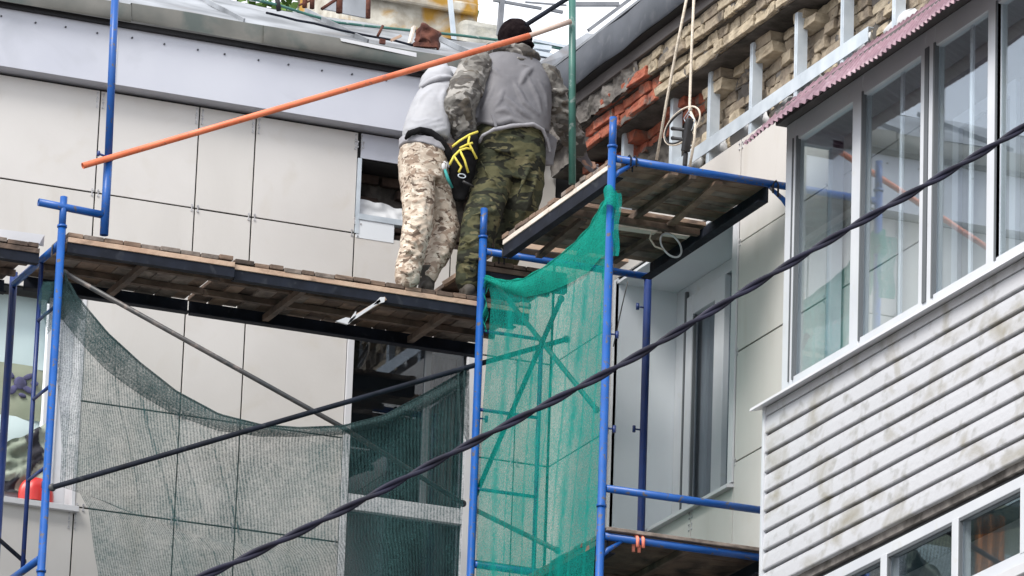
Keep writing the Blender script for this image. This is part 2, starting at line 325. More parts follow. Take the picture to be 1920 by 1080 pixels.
#@@SETTING
YW, XW = 1.90, 1.29                      # outer faces of the two wings' cladding
XB, YB = .87, -2.665                      # balcony front and its far end
ROWS = [-3.81, -3.07, -2.33, -1.59, -.85, -.11, .63, 1.37]
GZ = -ZA
g = MB(); g.grid(lambda u, v: ((u-.5)*1200, (v-.5)*1200, GZ), 8, 8, False)
setp(g.build('ground', M['asphalt']), 'grey concrete yard below the building', 'ground', kind='structure')

bld = thing('apartment_building', 'L-shaped apartment building being clad with cream panels at the inner corner', 'building', (1.2, 3.5, GZ))
G = .011
def clad(x0, x1, z0, z1, left=True, m_='panel', off=0):
    b = MB(); e = R.uniform(-.0015, .0015)
    if left: b.box((x0+G/2, YW+e, z0+G/2), (x1-G/2, YW+.014+e, z1-G/2))
    else: b.box((XW+e, x0+G/2, z0+G/2), (XW+.014+e, x1-G/2, z1-G/2))
    o = b.build('cladding_panel', M[m_ if R.random() < .6 else m_+'_b'], bld, bev=.0012)
    return o
# ---- wall cores with real openings (boxes butted round each opening)
def core(left, a0, a1, z0, z1, m_='gap'):
    b = MB()
    if left: b.box((a0, YW+.03, z0), (a1, YW+.30, z1))
    else: b.box((XW+.03, a0, z0), (XW+.30, a1, z1))
    return b
W1 = (-.21, .95, .64, 1.18); W2 = (-.20, .66, -2.33, -.11); W3 = (-4.2, -2.14, -1.59, -.11)
def wallcore(left, a0, a1, z0, z1, holes):
    """split a wall into boxes leaving rectangular holes"""
    b = MB(); zs = sorted({z0, z1} | {h[2] for h in holes} | {h[3] for h in holes})
    for i in range(len(zs)-1):
        za, zb = zs[i], zs[i+1]; hs = sorted(h for h in holes if h[2] <= za and h[3] >= zb); cur = a0
        for h in hs+[(a1, a1, 0, 0)]:
            if h[0]-cur > .001:
                if left: b.box((cur, YW+.03, za), (h[0], YW+.30, zb))
                else: b.box((XW+.03, cur, za), (XW+.30, h[0], zb))
            cur = h[1]
    return b
wallcore(True, -12, 1.59, GZ, 1.75, [W1, W2, W3]).build('wall', M['gap'], bld)
WR = (-1.20, .74, -1.70, .18)
wallcore(False, -14, 1.93, GZ, .60, [WR]).build('wall', M['gap'], bld)
# ---- left wing cladding panels
xs_top = [-6.2, -5.0, -3.85, -2.115, -1.395, -.98, -.22]
for i in range(len(xs_top)-1):
    for r in (5, 6): clad(xs_top[i], xs_top[i+1], ROWS[r], ROWS[r+1])
xs_low = [-2.13, -1.42, -.985, -.235]
for i in range(3):
    for r in range(0, 5): clad(xs_low[i], xs_low[i+1], ROWS[r], ROWS[r+1])
for i in range(3):
    for r in range(0, 3): clad([-6.2, -5, -3.6, -2.13][i], [-6.2, -5, -3.6, -2.13][i+1], ROWS[r], ROWS[r+1])
for r in (3, 4): clad(-6.2, -4.24, ROWS[r], ROWS[r+1])
clad(-.22, .50, ROWS[5], ROWS[6]); clad(.50, 1.28, ROWS[5], ROWS[6], m_='panel_grey')
clad(.98, 1.28, ROWS[6], ROWS[7], m_='panel_grey')
for r in range(1, 5):
    clad(.72, 1.03, ROWS[r], ROWS[r+1]); clad(1.03, 1.28, ROWS[r], ROWS[r+1], m_='panel_grey')
b = MB(); b.box((-.20, YW-.001, 1.185), (.97, YW+.01, 1.365)); b.build('lintel_flashing', M['fascia'], bld)
# ---- panel clips (four rivets on a small plate)
cb = MB()
def clip_mesh(left):
    b = MB()
    for sx in (-1, 1):
        for sz in (-1, 1):
            p = V((sx*.022, 0, sz*.019)) if left else V((0, sx*.022, sz*.019)); d = V((0, -.007, 0)) if left else V((-.007, 0, 0))
            b.tube([p, p+d], .0075, 8)
        p = V((sx*.022, 0, 0)) if left else V((0, sx*.022, 0))
        b.box(p-V((.003, .003, .02)), p+V((.003, .003, .02)))
    return b
def clips(left, pts):
    src = None
    for (a, z) in pts:
        loc = V((a, YW, z)) if left else V((XW, a, z))
        if src is None:
            bb = clip_mesh(left); bb.v = [tuple(V(p)+BASES[bld.name]) for p in bb.v]
            src = bb.build('panel_clip', M['rivet'], bld); o = src
        else:
            o = src.copy(); COL.objects.link(o); o.parent = bld
        o.location = (loc-BASES[bld.name])*K
clips(True, [(x, z) for x in (-2.115, -1.395, -.98, -.22) for z in (.63, 1.325, 1.265)] + [(x, -1.59) for x in (-2.09, -1.42, -.985)] + [(x, -.85) for x in (-1.42, -.985)]
      + [(-2.14, -1.66), (-2.14, -1.72), (-.24, -1.59), (1.03, -.11), (1.03, -.85), (-.2, .72), (-.205, 1.28)])
clips(False, [(-1.27, z) for z in (.56, -.11, -.85, -1.59)] + [(.80, -.11), (.80, -.85), (.80, -1.59), (-.60, -1.86), (-.60, -1.78), (-.03, .60), (-2.62, -.11), (-2.62, -.85)])
# ---- fascia, soffit, coping, roof of the left wing
for a0, a1 in ((-6.2, -2.085), (-2.079, 1.04)):
    b = MB(); b.box((a0, YW-.125, 1.385), (a1, YW-.12, 1.80)); b.build('fascia', M['fascia'], bld, bev=.001)
b = MB(); b.box((-6.2, YW-.119, 1.385), (1.04, YW+.03, 1.391)); b.build('soffit', M['fascia'], bld)
b = MB(); b.box((-2.078, YW-.13, 1.40), (-2.055, YW-.126, 1.74)); b.build('joint_strip', M['white_trim'], bld)
b = MB()
for i in range(26):
    x = -5.9+i*.232+R.uniform(-.02, .02); z = 1.735+R.uniform(-.006, .006)
    b.tube([(x, YW-.125, z), (x, YW-.133, z)], .007, 8)
b.build('screw_heads', M['screw'], bld)
b = MB(); b.box((-6.2, YW-.16, 1.801), (1.2, YW+.2, 1.835)); b.build('shade_strip', M['black'], bld)  # solid black strip standing in for the shadow under the coping
# coping: three lapped lengths, slightly out of line
for k, (a0, a1, dz, dy) in enumerate(((-6.2, -1.995, -.012, 0), (-1.99, -1.02, .0, .006), (-1.03, 1.02, -.006, -.006))):
    b = MB()
    def cf(u, v, a0=a0, a1=a1, dz=dz, dy=dy):
        x = a0+(a1-a0)*u; prof = [(YW-.205, 1.835), (YW-.21, 1.85), (YW-.20, 1.965), (YW-.19, 1.972), (YW+.1, 1.985)]
        q = v*4; i = min(3, int(q)); f = q-i; y = prof[i][0]*(1-f)+prof[i+1][0]*f; z = prof[i][1]*(1-f)+prof[i+1][1]*f
        n = noise.noise(V((x*2.1, v*2, k)))*.012
        return (x, y+dy+n, z+dz+noise.noise(V((x*1.3, 5, k)))*.008)
    b.grid(cf, 60, 4); b.build('coping', M['coping'], bld)
b = MB(); b.prism([PY(638, 71, YW-.215), PY(781, 99, YW-.215), PY(781, 107, YW-.215), PY(640, 77, YW-.215)], (0, .03, .002)); b.build('flashing', M['white_trim'], bld)
def roof(u, v):
    x = -7+u*9.6; y = YW-.15+v*1.6; z = 1.975+v*.76+.012*math.sin(x*5.2)*v+noise.noise(V((x*1.7, v*3, 2)))*.02
    return (x, y, z)
b = MB(); b.grid(roof, 90, 10); b.build('roof_sheet', M['roof_metal'], bld)
b = MB(); b.grid(lambda u, v: (-7+u*9.6, YW+1.45+v*3.5, 2.73+.25*v), 4, 4); b.build('roof', M['roof_metal'], bld)
for i in range(7):   # folded seams of the sheet roof
    x = -3.9+i*.92
    b = MB(); b.beam((x, YW-.1, 2.01), (x+.05, YW+1.40, 2.74), .012, .035); b.build('roof_seam', M['roof_metal'], bld)
b = MB(); b.tube([PY(500, 24, 1.9)] + [PY(x, y, 2.0+.002*(x-500)*.3) for x, y in ((530, 31), (556, 38), (590, 44), (640, 57), (690, 67), (740, 76), (800, 92))], .009, 8)
top(b.build('lead_strip', M['steel_dark']), 'dark wavy metal strip lying along the edge of the sheet roof', 'strip')
# right wing eaves
b = MB()
def band(u, v):
    y = 1.93-u*9; prof = [(1.04, 1.655), (1.03, 1.67), (1.035, 1.90), (1.06, 1.915), (1.5, 1.93)]
    q = v*4; i = min(3, int(q)); f = q-i; x = prof[i][0]*(1-f)+prof[i+1][0]*f; z = prof[i][1]*(1-f)+prof[i+1][1]*f
    return (x+noise.noise(V((y*1.5, v, 3)))*.012, y, z+noise.noise(V((y*2.5, v, 9)))*.012+.008*u)
b.grid(band, 90, 4); b.build('eaves_band', M['slate'], bld)
b = MB(); b.box((1.05, -7, 1.66), (1.5, 1.93, 1.668)); b.build('eaves_soffit', M['black'], bld)  # soffit board coloured black to carry the shadow beneath the eaves
b = MB(); b.box((1.115, -7, 1.575), (1.14, 1.93, 1.659)); b.build('eaves_board', mat('eaves_board', (.07, .06, .06), (.13, .12, .12), scale=5, rough=.8, bump=.3, stretch=(1, .3, 3)), bld, bev=.004)
b = MB(); b.prism([(1.06, 1.93, 1.93), (2.4, 1.93, 2.20), (2.4, -8, 2.21), (1.06, -8, 1.94)], (0, 0, .02)); b.build('roof', M['roof_metal'], bld)
b = MB(); b.prism([PY(1003, 122, 1.95), PY(1100, 62, 2.3), PY(1133, 66, 2.3), PY(1128, 84, 2.25), PY(1035, 172, 1.95)], (.02, .25, .03)); b.build('valley_sheet', M['roof_metal'], bld)
# ---- right wing: old brick cornice, course by course, each course stepping back
CH = .0785
def course(k, xf, y0, y1, zc, kinds, tooth=None, jit=.006):
    mb = {}
    y = y1
    while y > y0:
        header = R.random() < .68
        ln = (.150 if header else .30)*R.uniform(.90, 1.05)
        kind = kinds(y-ln/2, zc)
        if kind is None: y -= ln+.012; continue
        dx = R.uniform(-jit, jit)*1.6
        if tooth: dx += tooth(y)
        if R.random() < .06: dx += .05
        b = mb.setdefault(kind, MB())
        c = V((xf+dx+.09, y-ln/2, zc)); h = V((.09, ln/2, CH/2-.006))
        vs = []
        for sx, sy, sz in ((-1,-1,-1),(1,-1,-1),(1,1,-1),(-1,1,-1),(-1,-1,1),(1,-1,1),(1,1,1),(-1,1,1)):
            j = V((R.uniform(-.010, .010), R.uniform(-.009, .009), R.uniform(-.006, .006)))
            vs.append(c+V((sx*h.x, sy*h.y, sz*h.z))+j)
        b.add(vs, [(0,3,2,1),(4,5,6,7),(0,1,5,4),(1,2,6,5),(2,3,7,6),(3,0,4,7)])
        y -= ln+R.uniform(.008, .022)
    return mb
def kinds_top(y, z):
    if z > 1.42:
        if y > .12: return 'brick_r' if (.72 < y < .95 and z < 1.5) or (y < .42 and z < 1.5) else None
    elif z > 1.26:
        if y > 1.25: return None
        if y > -.12: return 'brick_r'
    else:
        if y > 1.6: return None
        if y > -.28: return 'brick_r'
    return 'brick_y' if R.random() < .75 else 'brick_y2'
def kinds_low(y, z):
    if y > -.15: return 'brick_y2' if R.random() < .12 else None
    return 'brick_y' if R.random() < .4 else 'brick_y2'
allb = {}
steps = [1.145, 1.145, 1.20, 1.20, 1.42, 1.42, 1.43, 1.43, 1.43, 1.43, 1.43, 1.43, 1.43]
for k, xf in enumerate(steps):
    zc = 1.575-CH*(k+.5)
    tooth = None
    if k in (4, 5): tooth = lambda y: (-.09 if (y*1.45) % 1 < .26 else .0)
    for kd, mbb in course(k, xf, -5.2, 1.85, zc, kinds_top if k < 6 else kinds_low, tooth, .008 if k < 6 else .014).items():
        allb.setdefault(kd, MB()); o_ = len(allb[kd].v); allb[kd].v += mbb.v
        allb[kd].f += [[i+o_ for i in f] for f in mbb.f]; allb[kd].sm += mbb.sm; allb[kd].mi += mbb.mi
names = {'brick_r': 'red_brickwork', 'brick_y': 'yellow_brickwork', 'brick_y2': 'weathered_brickwork'}
tb_ = bpy.data.textures.new('brick_chips', 'CLOUDS'); tb_.noise_scale = .035; tb_.noise_depth = 2
for kd, mbb in allb.items():
    o = mbb.build(names[kd], M[kd], bld, bev=.003)
    q = o.modifiers.new('s', 'SUBSURF'); q.subdivision_type = 'SIMPLE'; q.levels = q.render_levels = 2
    q = o.modifiers.new('d', 'DISPLACE'); q.texture = tb_; q.strength = .022; q.mid_level = .5; q.texture_coords = 'LOCAL'
def rough(xf, z0, z1, y0, y1, seed, amp=.03):
    def fn(u, v):
        y = y0+(y1-y0)*u; z = z0+(z1-z0)*v
        return (xf+amp*noise.fractal(V((y*9, z*9, seed)), 1, 2, 4), y, z)
    return fn
for k in range(0, 13, 2):
    zc = 1.575-CH*k
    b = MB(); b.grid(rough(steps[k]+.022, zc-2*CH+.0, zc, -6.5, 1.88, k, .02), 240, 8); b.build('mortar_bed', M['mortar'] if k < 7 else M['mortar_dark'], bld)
for k in range(1, 13):
    if steps[k] > steps[k-1]+.001:
        zc = 1.575-CH*k
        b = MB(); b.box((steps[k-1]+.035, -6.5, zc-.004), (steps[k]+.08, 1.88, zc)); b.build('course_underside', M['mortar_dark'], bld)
b = MB(); b.grid(rough(1.415, .55, 1.12, -.05, 1.86, 41, .05), 120, 40); b.build('shaded_recess_wall', M['mortar_dark'], bld)  # rough wall of the recess, its shade put into the dark colour
b = MB(); b.grid(rough(1.14, 1.42, 1.575, .15, 1.86, 50, .03), 140, 30); b.build('plaster_patch', M['mortar'], bld)
# ---- right wing cladding
ys = [1.895, .80, -1.27, -2.62, -4.0, -5.4]
def cladR(ya, yb, z0, z1, m_='panel'): return clad(min(ya, yb), max(ya, yb), z0, z1, False, m_)
for r in range(1, 6):
    for i in range(5):
        z0, z1 = ROWS[r], ROWS[r+1]
        if i == 1:
            if r == 2: cladR(.80, -.60, z0, WR[2]-.03); cladR(-.60, -1.27, z0, WR[2]-.03)
            elif r == 5: cladR(.80, -1.27, WR[3]+.03, .61)
            elif r < 2: cladR(.8, -.6, z0, z1); cladR(-.6, -1.27, z0, z1)
        else: cladR(ys[i], ys[i+1], z0, min(z1, .61))
# galvanised sub-frame
for i, (y, zt) in enumerate(((.77, 1.29), (-.06, 1.28), (-.68, 1.26), (-1.36, 1.245), (-2.06, 1.225), (-2.75, 1.62), (-3.5, 1.62))):
    b = MB(); x0 = 1.306; t = .003; y0 = y-.03; lean = R.uniform(-.008, .008); zb = .45
    for lo, hi in (((x0, y0, zb), (x0+.07, y0+t, zt)), ((x0, y0+t, zb), (x0+t, y0+.05, zt)), ((x0+t, y0+.047, zb), (x0+.05, y0+.05, zt)), ((x0+.002, y0+.018, zb), (x0-.004, y0+.026, zt))):
        b.box(lo, hi)
    b.v = [(p[0]+lean*(p[2]-zb), p[1]+lean*(p[2]-zb), p[2]) for p in b.v]
    b.build('wall_stud', M['galv'], bld)
b = MB(); b.box((1.30, -3.15, .69), (1.304, .45, .785)); b.box((1.304, -3.15, .781), (1.34, .45, .785)); b.build('stud_rail', M['galv'], bld)
for i in range(9):
    y = .3-i*.42+R.uniform(-.1, .1); b = MB()
    b.ell((1.395, y, .66+R.uniform(0, .08)), (.03, .10+R.random()*.09, .09+R.random()*.05), nu=20, nv=14)
    b.v = [tuple(V(p)+V((1, 0, 1))*.06*noise.noise(V(p)*9)) for p in b.v]
    b.build('insulation_film', M['foam'], bld)
b = MB(); q = PX(1690, 44, 1.36); b.ell(q, (.04, .20, .06), None, 20, 14); b.ell(q+V((0, .28, -.05)), (.03, .25, .035), None, 20, 12)
b.v = [tuple(V(p)+V((1, 0, 1))*.06*noise.noise(V(p)*9)) for p in b.v]; b.build('insulation_film', M['foam'], bld)
# ---- deep window of the right wing
x0, x1 = XW-.012, 1.78
win = MB(); win.box((XW-.015, WR[1]-.02, WR[2]-.02), (x1, WR[1]-.001, WR[3]-.02)); win.box((XW-.015, WR[1]-.02, WR[2]-.02), (XW-.002, WR[1]+.045, WR[3]+.02)); win.build('window_reveal', M['reveal'], bld)
b = MB(); b.box((XW-.015, WR[0], WR[3]-.02), (x1, WR[1]-.001, WR[3]-.001)); b.build('window_reveal', M['reveal'], bld)
b = MB(); b.box((XW-.015, WR[0]-.075, WR[2]-.02), (XW-.002, WR[0]-.002, WR[3]+.02)); b.box((XW-.002, WR[0]-.02, WR[2]-.02), (x1, WR[0]-.002, WR[3])); b.build('window_reveal', M['white_trim'], bld)
b = MB(); b.prism([(XW-.05, WR[1]+.04, WR[2]-.06), (XW-.05, WR[1]+.04, WR[2]-.035), (x1, WR[1]+.04, WR[2]+.02), (x1, WR[1]+.04, WR[2])], (0, WR[0]-WR[1]-.12, 0)); b.build('window_sill', M['white_trim'], bld, bev=.002)
XN = 1.72
def wy(x): return PX(x, 700, XN).y
zT, zB = WR[3]-.021, -1.66
def vbar(b, x, ya, yb, z0, z1, t=.06): b.box((x, ya, z0), (x+t, yb, z1))
e = [wy(q) for q in (1278, 1287, 1289, 1300, 1311, 1342, 1360, 1369)]
frm = MB(); vbar(frm, XN, WR[1]-.021, e[1], zB, zT); vbar(frm, XN+.001, e[1], WR[0], zT-.09, zT); vbar(frm, XN+.001, e[1], WR[0], zB, zB+.07); vbar(frm, XN, WR[0], WR[0]+.06, zB+.07, zT-.09)
wf = frm.build('window', M['pvc'], bld, bev=.004)
s_ = MB(); vbar(s_, XN-.02, e[2], e[3], zB+.05, zT-.10, .05); vbar(s_, XN-.02, e[5], e[6], zB+.05, zT-.10, .05); vbar(s_, XN-.018, e[3], e[5], zT-.24, zT-.10, .045); vbar(s_, XN-.018, e[3], e[5], zB+.05, zB+.16, .045); s_.build('sash', M['pvc'], wf, bev=.004)
b = MB(); vbar(b, XN-.022, e[1]+.012, e[1]-.012, zB+.03, zT-.05, .02); vbar(b, XN-.01, e[3], e[3]-.012, zB+.16, zT-.24, .02); b.build('gasket', M['pvc_dark'], wf)
b = MB(); b.box((XN+.02, e[3], zB+.15), (XN+.024, e[5], zT-.23)); b.build('pane', M['glass_dark'], wf)
b = MB(); b.box((XN+.02, e[6], zB+.06), (XN+.024, WR[0]+.06, zT-.09)); b.build('pane', M['glass_dark'], wf)
b = MB(); vbar(b, XN+.06, e[3]-.03, e[4]+.02, zB, zT, .02); b.build('inner_frame', M['interior_light'], wf)
b = MB(); b.box((1.9, -1.5, -1.9), (2.4, 1.0, .4)); b.build('room', M['interior_light'], bld)
# ---- left wing: upper opening with old brick inside
b = MB(); b.box((W1[0]-.01, YW-.008, W1[2]-.01), (W1[0]+.018, YW+.1, W1[3])); b.build('window_jamb', M['galv'], bld)
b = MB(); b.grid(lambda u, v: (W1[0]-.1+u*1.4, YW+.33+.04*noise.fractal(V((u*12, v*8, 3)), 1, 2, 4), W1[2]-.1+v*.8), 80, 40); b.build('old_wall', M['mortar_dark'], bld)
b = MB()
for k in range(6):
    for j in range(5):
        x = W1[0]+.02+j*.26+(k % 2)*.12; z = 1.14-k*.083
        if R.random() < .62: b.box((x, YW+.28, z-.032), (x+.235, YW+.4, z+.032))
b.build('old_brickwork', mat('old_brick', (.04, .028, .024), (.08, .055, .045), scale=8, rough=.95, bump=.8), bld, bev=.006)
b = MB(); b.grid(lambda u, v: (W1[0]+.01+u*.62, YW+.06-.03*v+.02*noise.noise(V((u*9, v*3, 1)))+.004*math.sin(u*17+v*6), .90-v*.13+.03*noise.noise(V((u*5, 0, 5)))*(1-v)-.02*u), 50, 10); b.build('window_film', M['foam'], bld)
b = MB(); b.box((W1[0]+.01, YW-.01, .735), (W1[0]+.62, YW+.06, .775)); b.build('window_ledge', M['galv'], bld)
b = MB(); b.box((W1[0]+.0, YW+.0, .60), (W1[0]+.28, YW-.004, .75)); b.build('film_patch', M['reveal'], bld)
# ---- left wing: big window beneath the deck
b = MB()
def hb(b, x0, x1, z0, z1, y=YW-.01, t=.07): b.box((x0, y, z0), (x1, y+t, z1))
hb(b, W2[0]-.035, W2[0]+.012, W2[2], W2[3]); hb(b, W2[1], W2[1]+.05, W2[2], W2[3]); hb(b, W2[0]+.012, W2[1], -1.345, -1.235, YW+.0)
fr = b.build('window', M['white_trim'], bld, bev=.002)
b = MB(); hb(b, .36, .40, -1.23, W2[3], YW+.03, .04); b.build('sash', M['pvc_dark'], fr)
b = MB(); b.box((W2[0]+.012, YW+.05, -1.24), (W2[1], YW+.054, W2[3])); b.build('pane', M['glass_dark'], fr)
b = MB(); b.box((W2[0]+.012, YW+.05, W2[2]), (W2[1], YW+.054, -1.34)); b.build('pane', M['glass_dark'], fr)
b = MB(); b.box((W2[0]-.1, YW+.5, W2[2]-.1), (W2[1]+.1, YW+.9, W2[3]+.1)); b.build('room', M['interior'], bld)
b = MB(); b.grid(lambda u, v: (.42+.22*u, YW+.16+.015*math.sin(u*25), -1.22+v*1.1), 30, 4); b.build('curtain', mat('curtain_brown', (.16, .12, .11), (.20, .16, .14), scale=5, rough=.9), bld)
# ---- far left window
b = MB(); b.box((W3[1]-.012, YW-.006, W3[2]), (W3[1]-.001, YW+.165, W3[3])); b.box((W3[1]-.001, YW-.006, W3[2]), (W3[1]+.012, YW-.001, W3[3])); b.build('window_reveal', M['white_trim'], bld)
b = MB(); b.box((W3[0], YW-.05, W3[2]-.045), (W3[1]+.03, YW+.25, W3[2]-.005)); b.build('window_sill', M['white_trim'], bld, bev=.003)
b = MB(); b.box((W3[1]-.10, YW+.17, W3[2]), (W3[1]-.002, YW+.24, W3[3])); b.box((W3[0], YW+.17, W3[2]), (W3[1]-.10, YW+.24, W3[2]+.09)); wf3 = b.build('window', M['pvc'], bld, bev=.004)
b = MB(); b.box((W3[1]-.2, YW+.15, W3[2]+.09), (W3[1]-.11, YW+.165, W3[3])); b.build('sash', M['pvc'], wf3, bev=.003)
def wav(z0, z1, x0, x1, y, amp=.012, fq=18):
    return lambda u, v: (x0+(x1-x0)*u, y+amp*math.sin(u*fq+v)+amp*noise.noise(V((u*6, v*6, 1))), z0+(z1-z0)*v)
xa, xb = -4.1, W3[1]-.205
b = MB(); b.grid(wav(-.62, -.12, xa, xb, YW+.20), 60, 8); b.build('curtain', M['curtain_cyan'], bld)
b = MB(); b.grid(wav(-.98, -.60, xa, xb, YW+.195), 60, 8); b.build('curtain', M['curtain_green'], bld)
b = MB(); b.grid(wav(-1.5, -.965, xa, xb, YW+.20), 60, 8); b.build('curtain', M['curtain_cyan'], bld)
b = MB(); c0 = PY(38, 718, YW+.17)
for (dx_, dz_, rx_, rz_, an) in ((0, 0, .05, .045, .3), (-.07, .05, .035, .018, .8), (.055, .05, .05, .02, -.5), (.06, -.04, .055, .022, .4), (-.05, -.055, .045, .025, -.9), (.02, -.085, .03, .016, .2), (.10, .01, .03, .02, 0)):
    b.ell(c0+V((dx_, 0, dz_)), (rx_, .006, rz_), Matrix.Rotation(an, 3, 'Y'), 9, 5)
b.build('flower_print', M['flower'], bld)
b = MB(); b.grid(lambda u, v: (-3.1+u*.78, YW+.12+.05*noise.fractal(V((u*7, v*5, 2)), 1, 2, 3), -1.50+v*(.12+.38*u**1.5)+.03*noise.noise(V((u*8, 3, v)))), 50, 20); top(b.build('crumpled_cloth', M['cloth_green']), 'crumpled grey-green cloth on the sill of the curtained window', 'cloth')
b = MB(); b.grid(wav(-1.4, -.7, -3.1, -2.86, YW+.12), 20, 6); top(b.build('orange_towel', M['orange_cloth']), 'orange cloth hanging at the left edge of the curtained window', 'towel')
b = MB()
def bowl(u, v):
    a = u*2*math.pi; r = .125*math.sin(min(1, v*1.15+.05)*math.pi/2); z = W3[2]+.015+.17*math.cos(v*math.pi/2)
    r *= 1+.05*math.sin(a*6); c = PY(72, 940, YW+.08)
    return (c.x-.02+r*math.cos(a), c.y+r*math.sin(a)*.6, z)
b.grid(bowl, 36, 10); top(b.build('plastic_bowl', M['red_plastic']), 'upturned red plastic bowl on the white window sill', 'bowl')
#@@BALCONY
# ---------------------------------------------------------------- glazed balconies
def siding(y0, y1, ztop, n, h, x):
    b = MB(); prof = []
    for k in range(n):
        zt = ztop-k*h; prof += [(x+.016, zt), (x+.005, zt-h*.10), (x+.001, zt-h*.30), (x-.004, zt-h*.84), (x-.001, zt-h*.895), (x+.030, zt-h*.915), (x+.032, zt-h)]
    m_ = 60
    for j in range(m_+1):
        y = y0+(y1-y0)*j/m_
        for (px_, pz) in prof: b.v.append((px_+.003*noise.noise(V((y*2, pz*3, 1))), y, pz+.004*noise.noise(V((y*1.2, pz*5, 4)))))
    n_ = len(prof)
    for j in range(m_):
        for i in range(n_-1):
            a = j*n_+i; b.f.append([a, a+n_, a+n_+1, a+1]); b.sm.append(False); b.mi.append(0)
    return b
YE = -9.3
def yv(y): return y+.25
bal = thing('glazed_balcony', 'upper glazed balcony with white frames and stained white siding below', 'balcony', (XB, -5, -3.0))
siding(YB-.02, YE, -1.689, 9, .1246, XB).build('siding', M['siding'], bal)
b = MB(); b.box((XB-.012, YB-.02, -2.817), (XB+.02, YB+.012, -1.616)); b.box((XB+.02, YB, -2.817), (XW-.02, YB+.012, -1.616)); b.build('corner_trim', M['pvc'], bal, bev=.002)
b = MB(); b.prism([(XB-.075, YB+.07, -1.651), (XB-.07, YB+.07, -1.631), (XB+.06, YB+.07, -1.581), (XB+.06, YB+.07, -1.616)], (0, YE-YB-.07, 0)); b.box((XB+.06, YB+.07, -1.636), (XW-.02, YE, -1.581)); b.build('sill', M['white_trim'], bal, bev=.002)
b = MB(); b.box((XB, YB-.02, -1.689), (XB+.03, YE, -1.636)); b.build('fascia_board', M['siding'], bal)
b = MB(); b.box((XB+.03, YB-.02, -2.847), (XW-.02, YE, -2.786)); b.build('floor_slab', M['mortar'], bal)
ZG0, ZG1 = -1.515, .023
fb = MB(); F0, F1_ = XB+.03, XB+.09
yF = -2.836
fb.box((F0, yF, -1.58), (F1_, yF-.145, .158)); fb.box((F0+.001, yF-.145, -1.58), (F1_, YE, ZG0)); fb.box((F0+.001, yF-.145, ZG1), (F1_, YE, .158))
muls = [(-3.805, -3.936), (-4.743, -4.80), (-4.853, -4.924), (-5.62, -5.74), (-6.52, -6.64), (-7.38, -7.5)]
for a, c in muls: fb.box((F0-.004, a, -1.571), (F1_+.004, c, .148))
fb.box((F1_, yF, -1.58), (XW-.02, yF-.06, -1.515)); fb.box((F1_, yF, ZG1+.02), (XW-.02, yF-.06, .148)); fb.box((XW-.10, yF, -1.515), (XW-.02, yF-.06, .1))
fr = fb.build('glazing_frame', M['pvc'], bal, bev=.004)
for a, c in ((-3.19, -3.2), (-3.245, -3.26), (-4.185, -4.20), (-5.05, -5.10), (-5.165, -5.185), (-5.975, -5.99)):
    b = MB(); b.box((F0-.008, yv(a), ZG0-.02), (F0+.02, yv(c), ZG1+.02)); b.build('gasket', M['pvc_dark'], fr)
yy = [yF-.145, -3.805, -3.936, -4.743, -4.924, -5.62, -5.74, -6.52, -6.64, -7.38, -7.5, YE]
for i in range(0, len(yy), 2):
    b = MB(); b.box((F0+.025, yy[i+1]-.005, ZG0-.01), (F0+.029, yy[i]+.005, ZG1+.01)); b.build('pane', M['glass'], fr)
    if i in (2, 4):
        ym = yy[i]-.46 if i == 2 else yy[i]-.40
        b = MB(); b.box((F0+.031, ym, ZG0), (F0+.045, ym-.035, ZG1)); b.build('glazing_bar', M['pvc'], fr)
b = MB(); b.box((F1_+.002, yF-.03, -1.515), (XW-.1, yF-.034, ZG1+.02)); b.build('pane', M['glass'], fr, label='end pane facing the corner of the building')
# ceiling, roof box and room behind the glass
b = MB(); b.box((XB-.03, yF+.04, .161), (XW-.02, YE, .254)); b.build('roof_box', mat('roofbox', (.075, .07, .07), (.11, .10, .10), scale=4, rough=.7), bal, bev=.004)
b = MB(); b.box((F1_, yF-.07, .128), (XW-.02, YE, .156)); b.build('ceiling', M['interior_light'], bal)
b = MB(); b.box((XW-.03, -4.15, -1.576), (XW-.02, YE, .03)); b.build('back_wall', M['interior_light'], bal)
b = MB()
for a in (-4.45, -4.5): pass
b.box((XW-.06, -4.5, -1.576), (XW-.031, -4.58, -.25)); b.box((XW-.06, -5.25, -1.576), (XW-.031, -5.33, -.25)); b.box((XW-.06, -4.58, -.33), (XW-.031, -5.25, -.25)); b.box((XW-.06, -5.98, -.33), (XW-.031, -6.7, -.25)); b.box((XW-.06, -5.98, -1.2), (XW-.031, -6.7, -1.12))
b.build('inner_door_frame', M['pvc'], bal)
# awning of corrugated sheet
lo_ = [(1394, 272), (1430, 243), (1480, 208), (1552, 164), (1605, 132), (1652, 102), (1705, 64), (1749, 30), (1800, -4), (1860, -45)]
up_ = [(1397, 267), (1462, 207), (1530, 152), (1605, 100), (1655, 66), (1700, 36), (1750, 0), (1795, -32), (1850, -70), (1912, -115)]
def lerp_poly(pl, u):
    q = u*(len(pl)-1); i = min(len(pl)-2, int(q)); f = q-i
    return (pl[i][0]*(1-f)+pl[i+1][0]*f, pl[i][1]*(1-f)+pl[i+1][1]*f)
def aw(u, v):
    p = PX(*lerp_poly(lo_, u), .62); q = PX(*lerp_poly(up_, u), .98)
    c = p.lerp(q, v); a = math.sin(u*2*math.pi*52)
    return c+V((-.7, 0, .7))*(.010*a+.008*noise.noise(V((u*9, v, 1))))
b = MB(); b.grid(aw, 520, 6); aws = b.build('corrugated_awning', M['awning'], bal)
sm = aws.modifiers.new('thick', 'SOLIDIFY'); sm.thickness = .0015
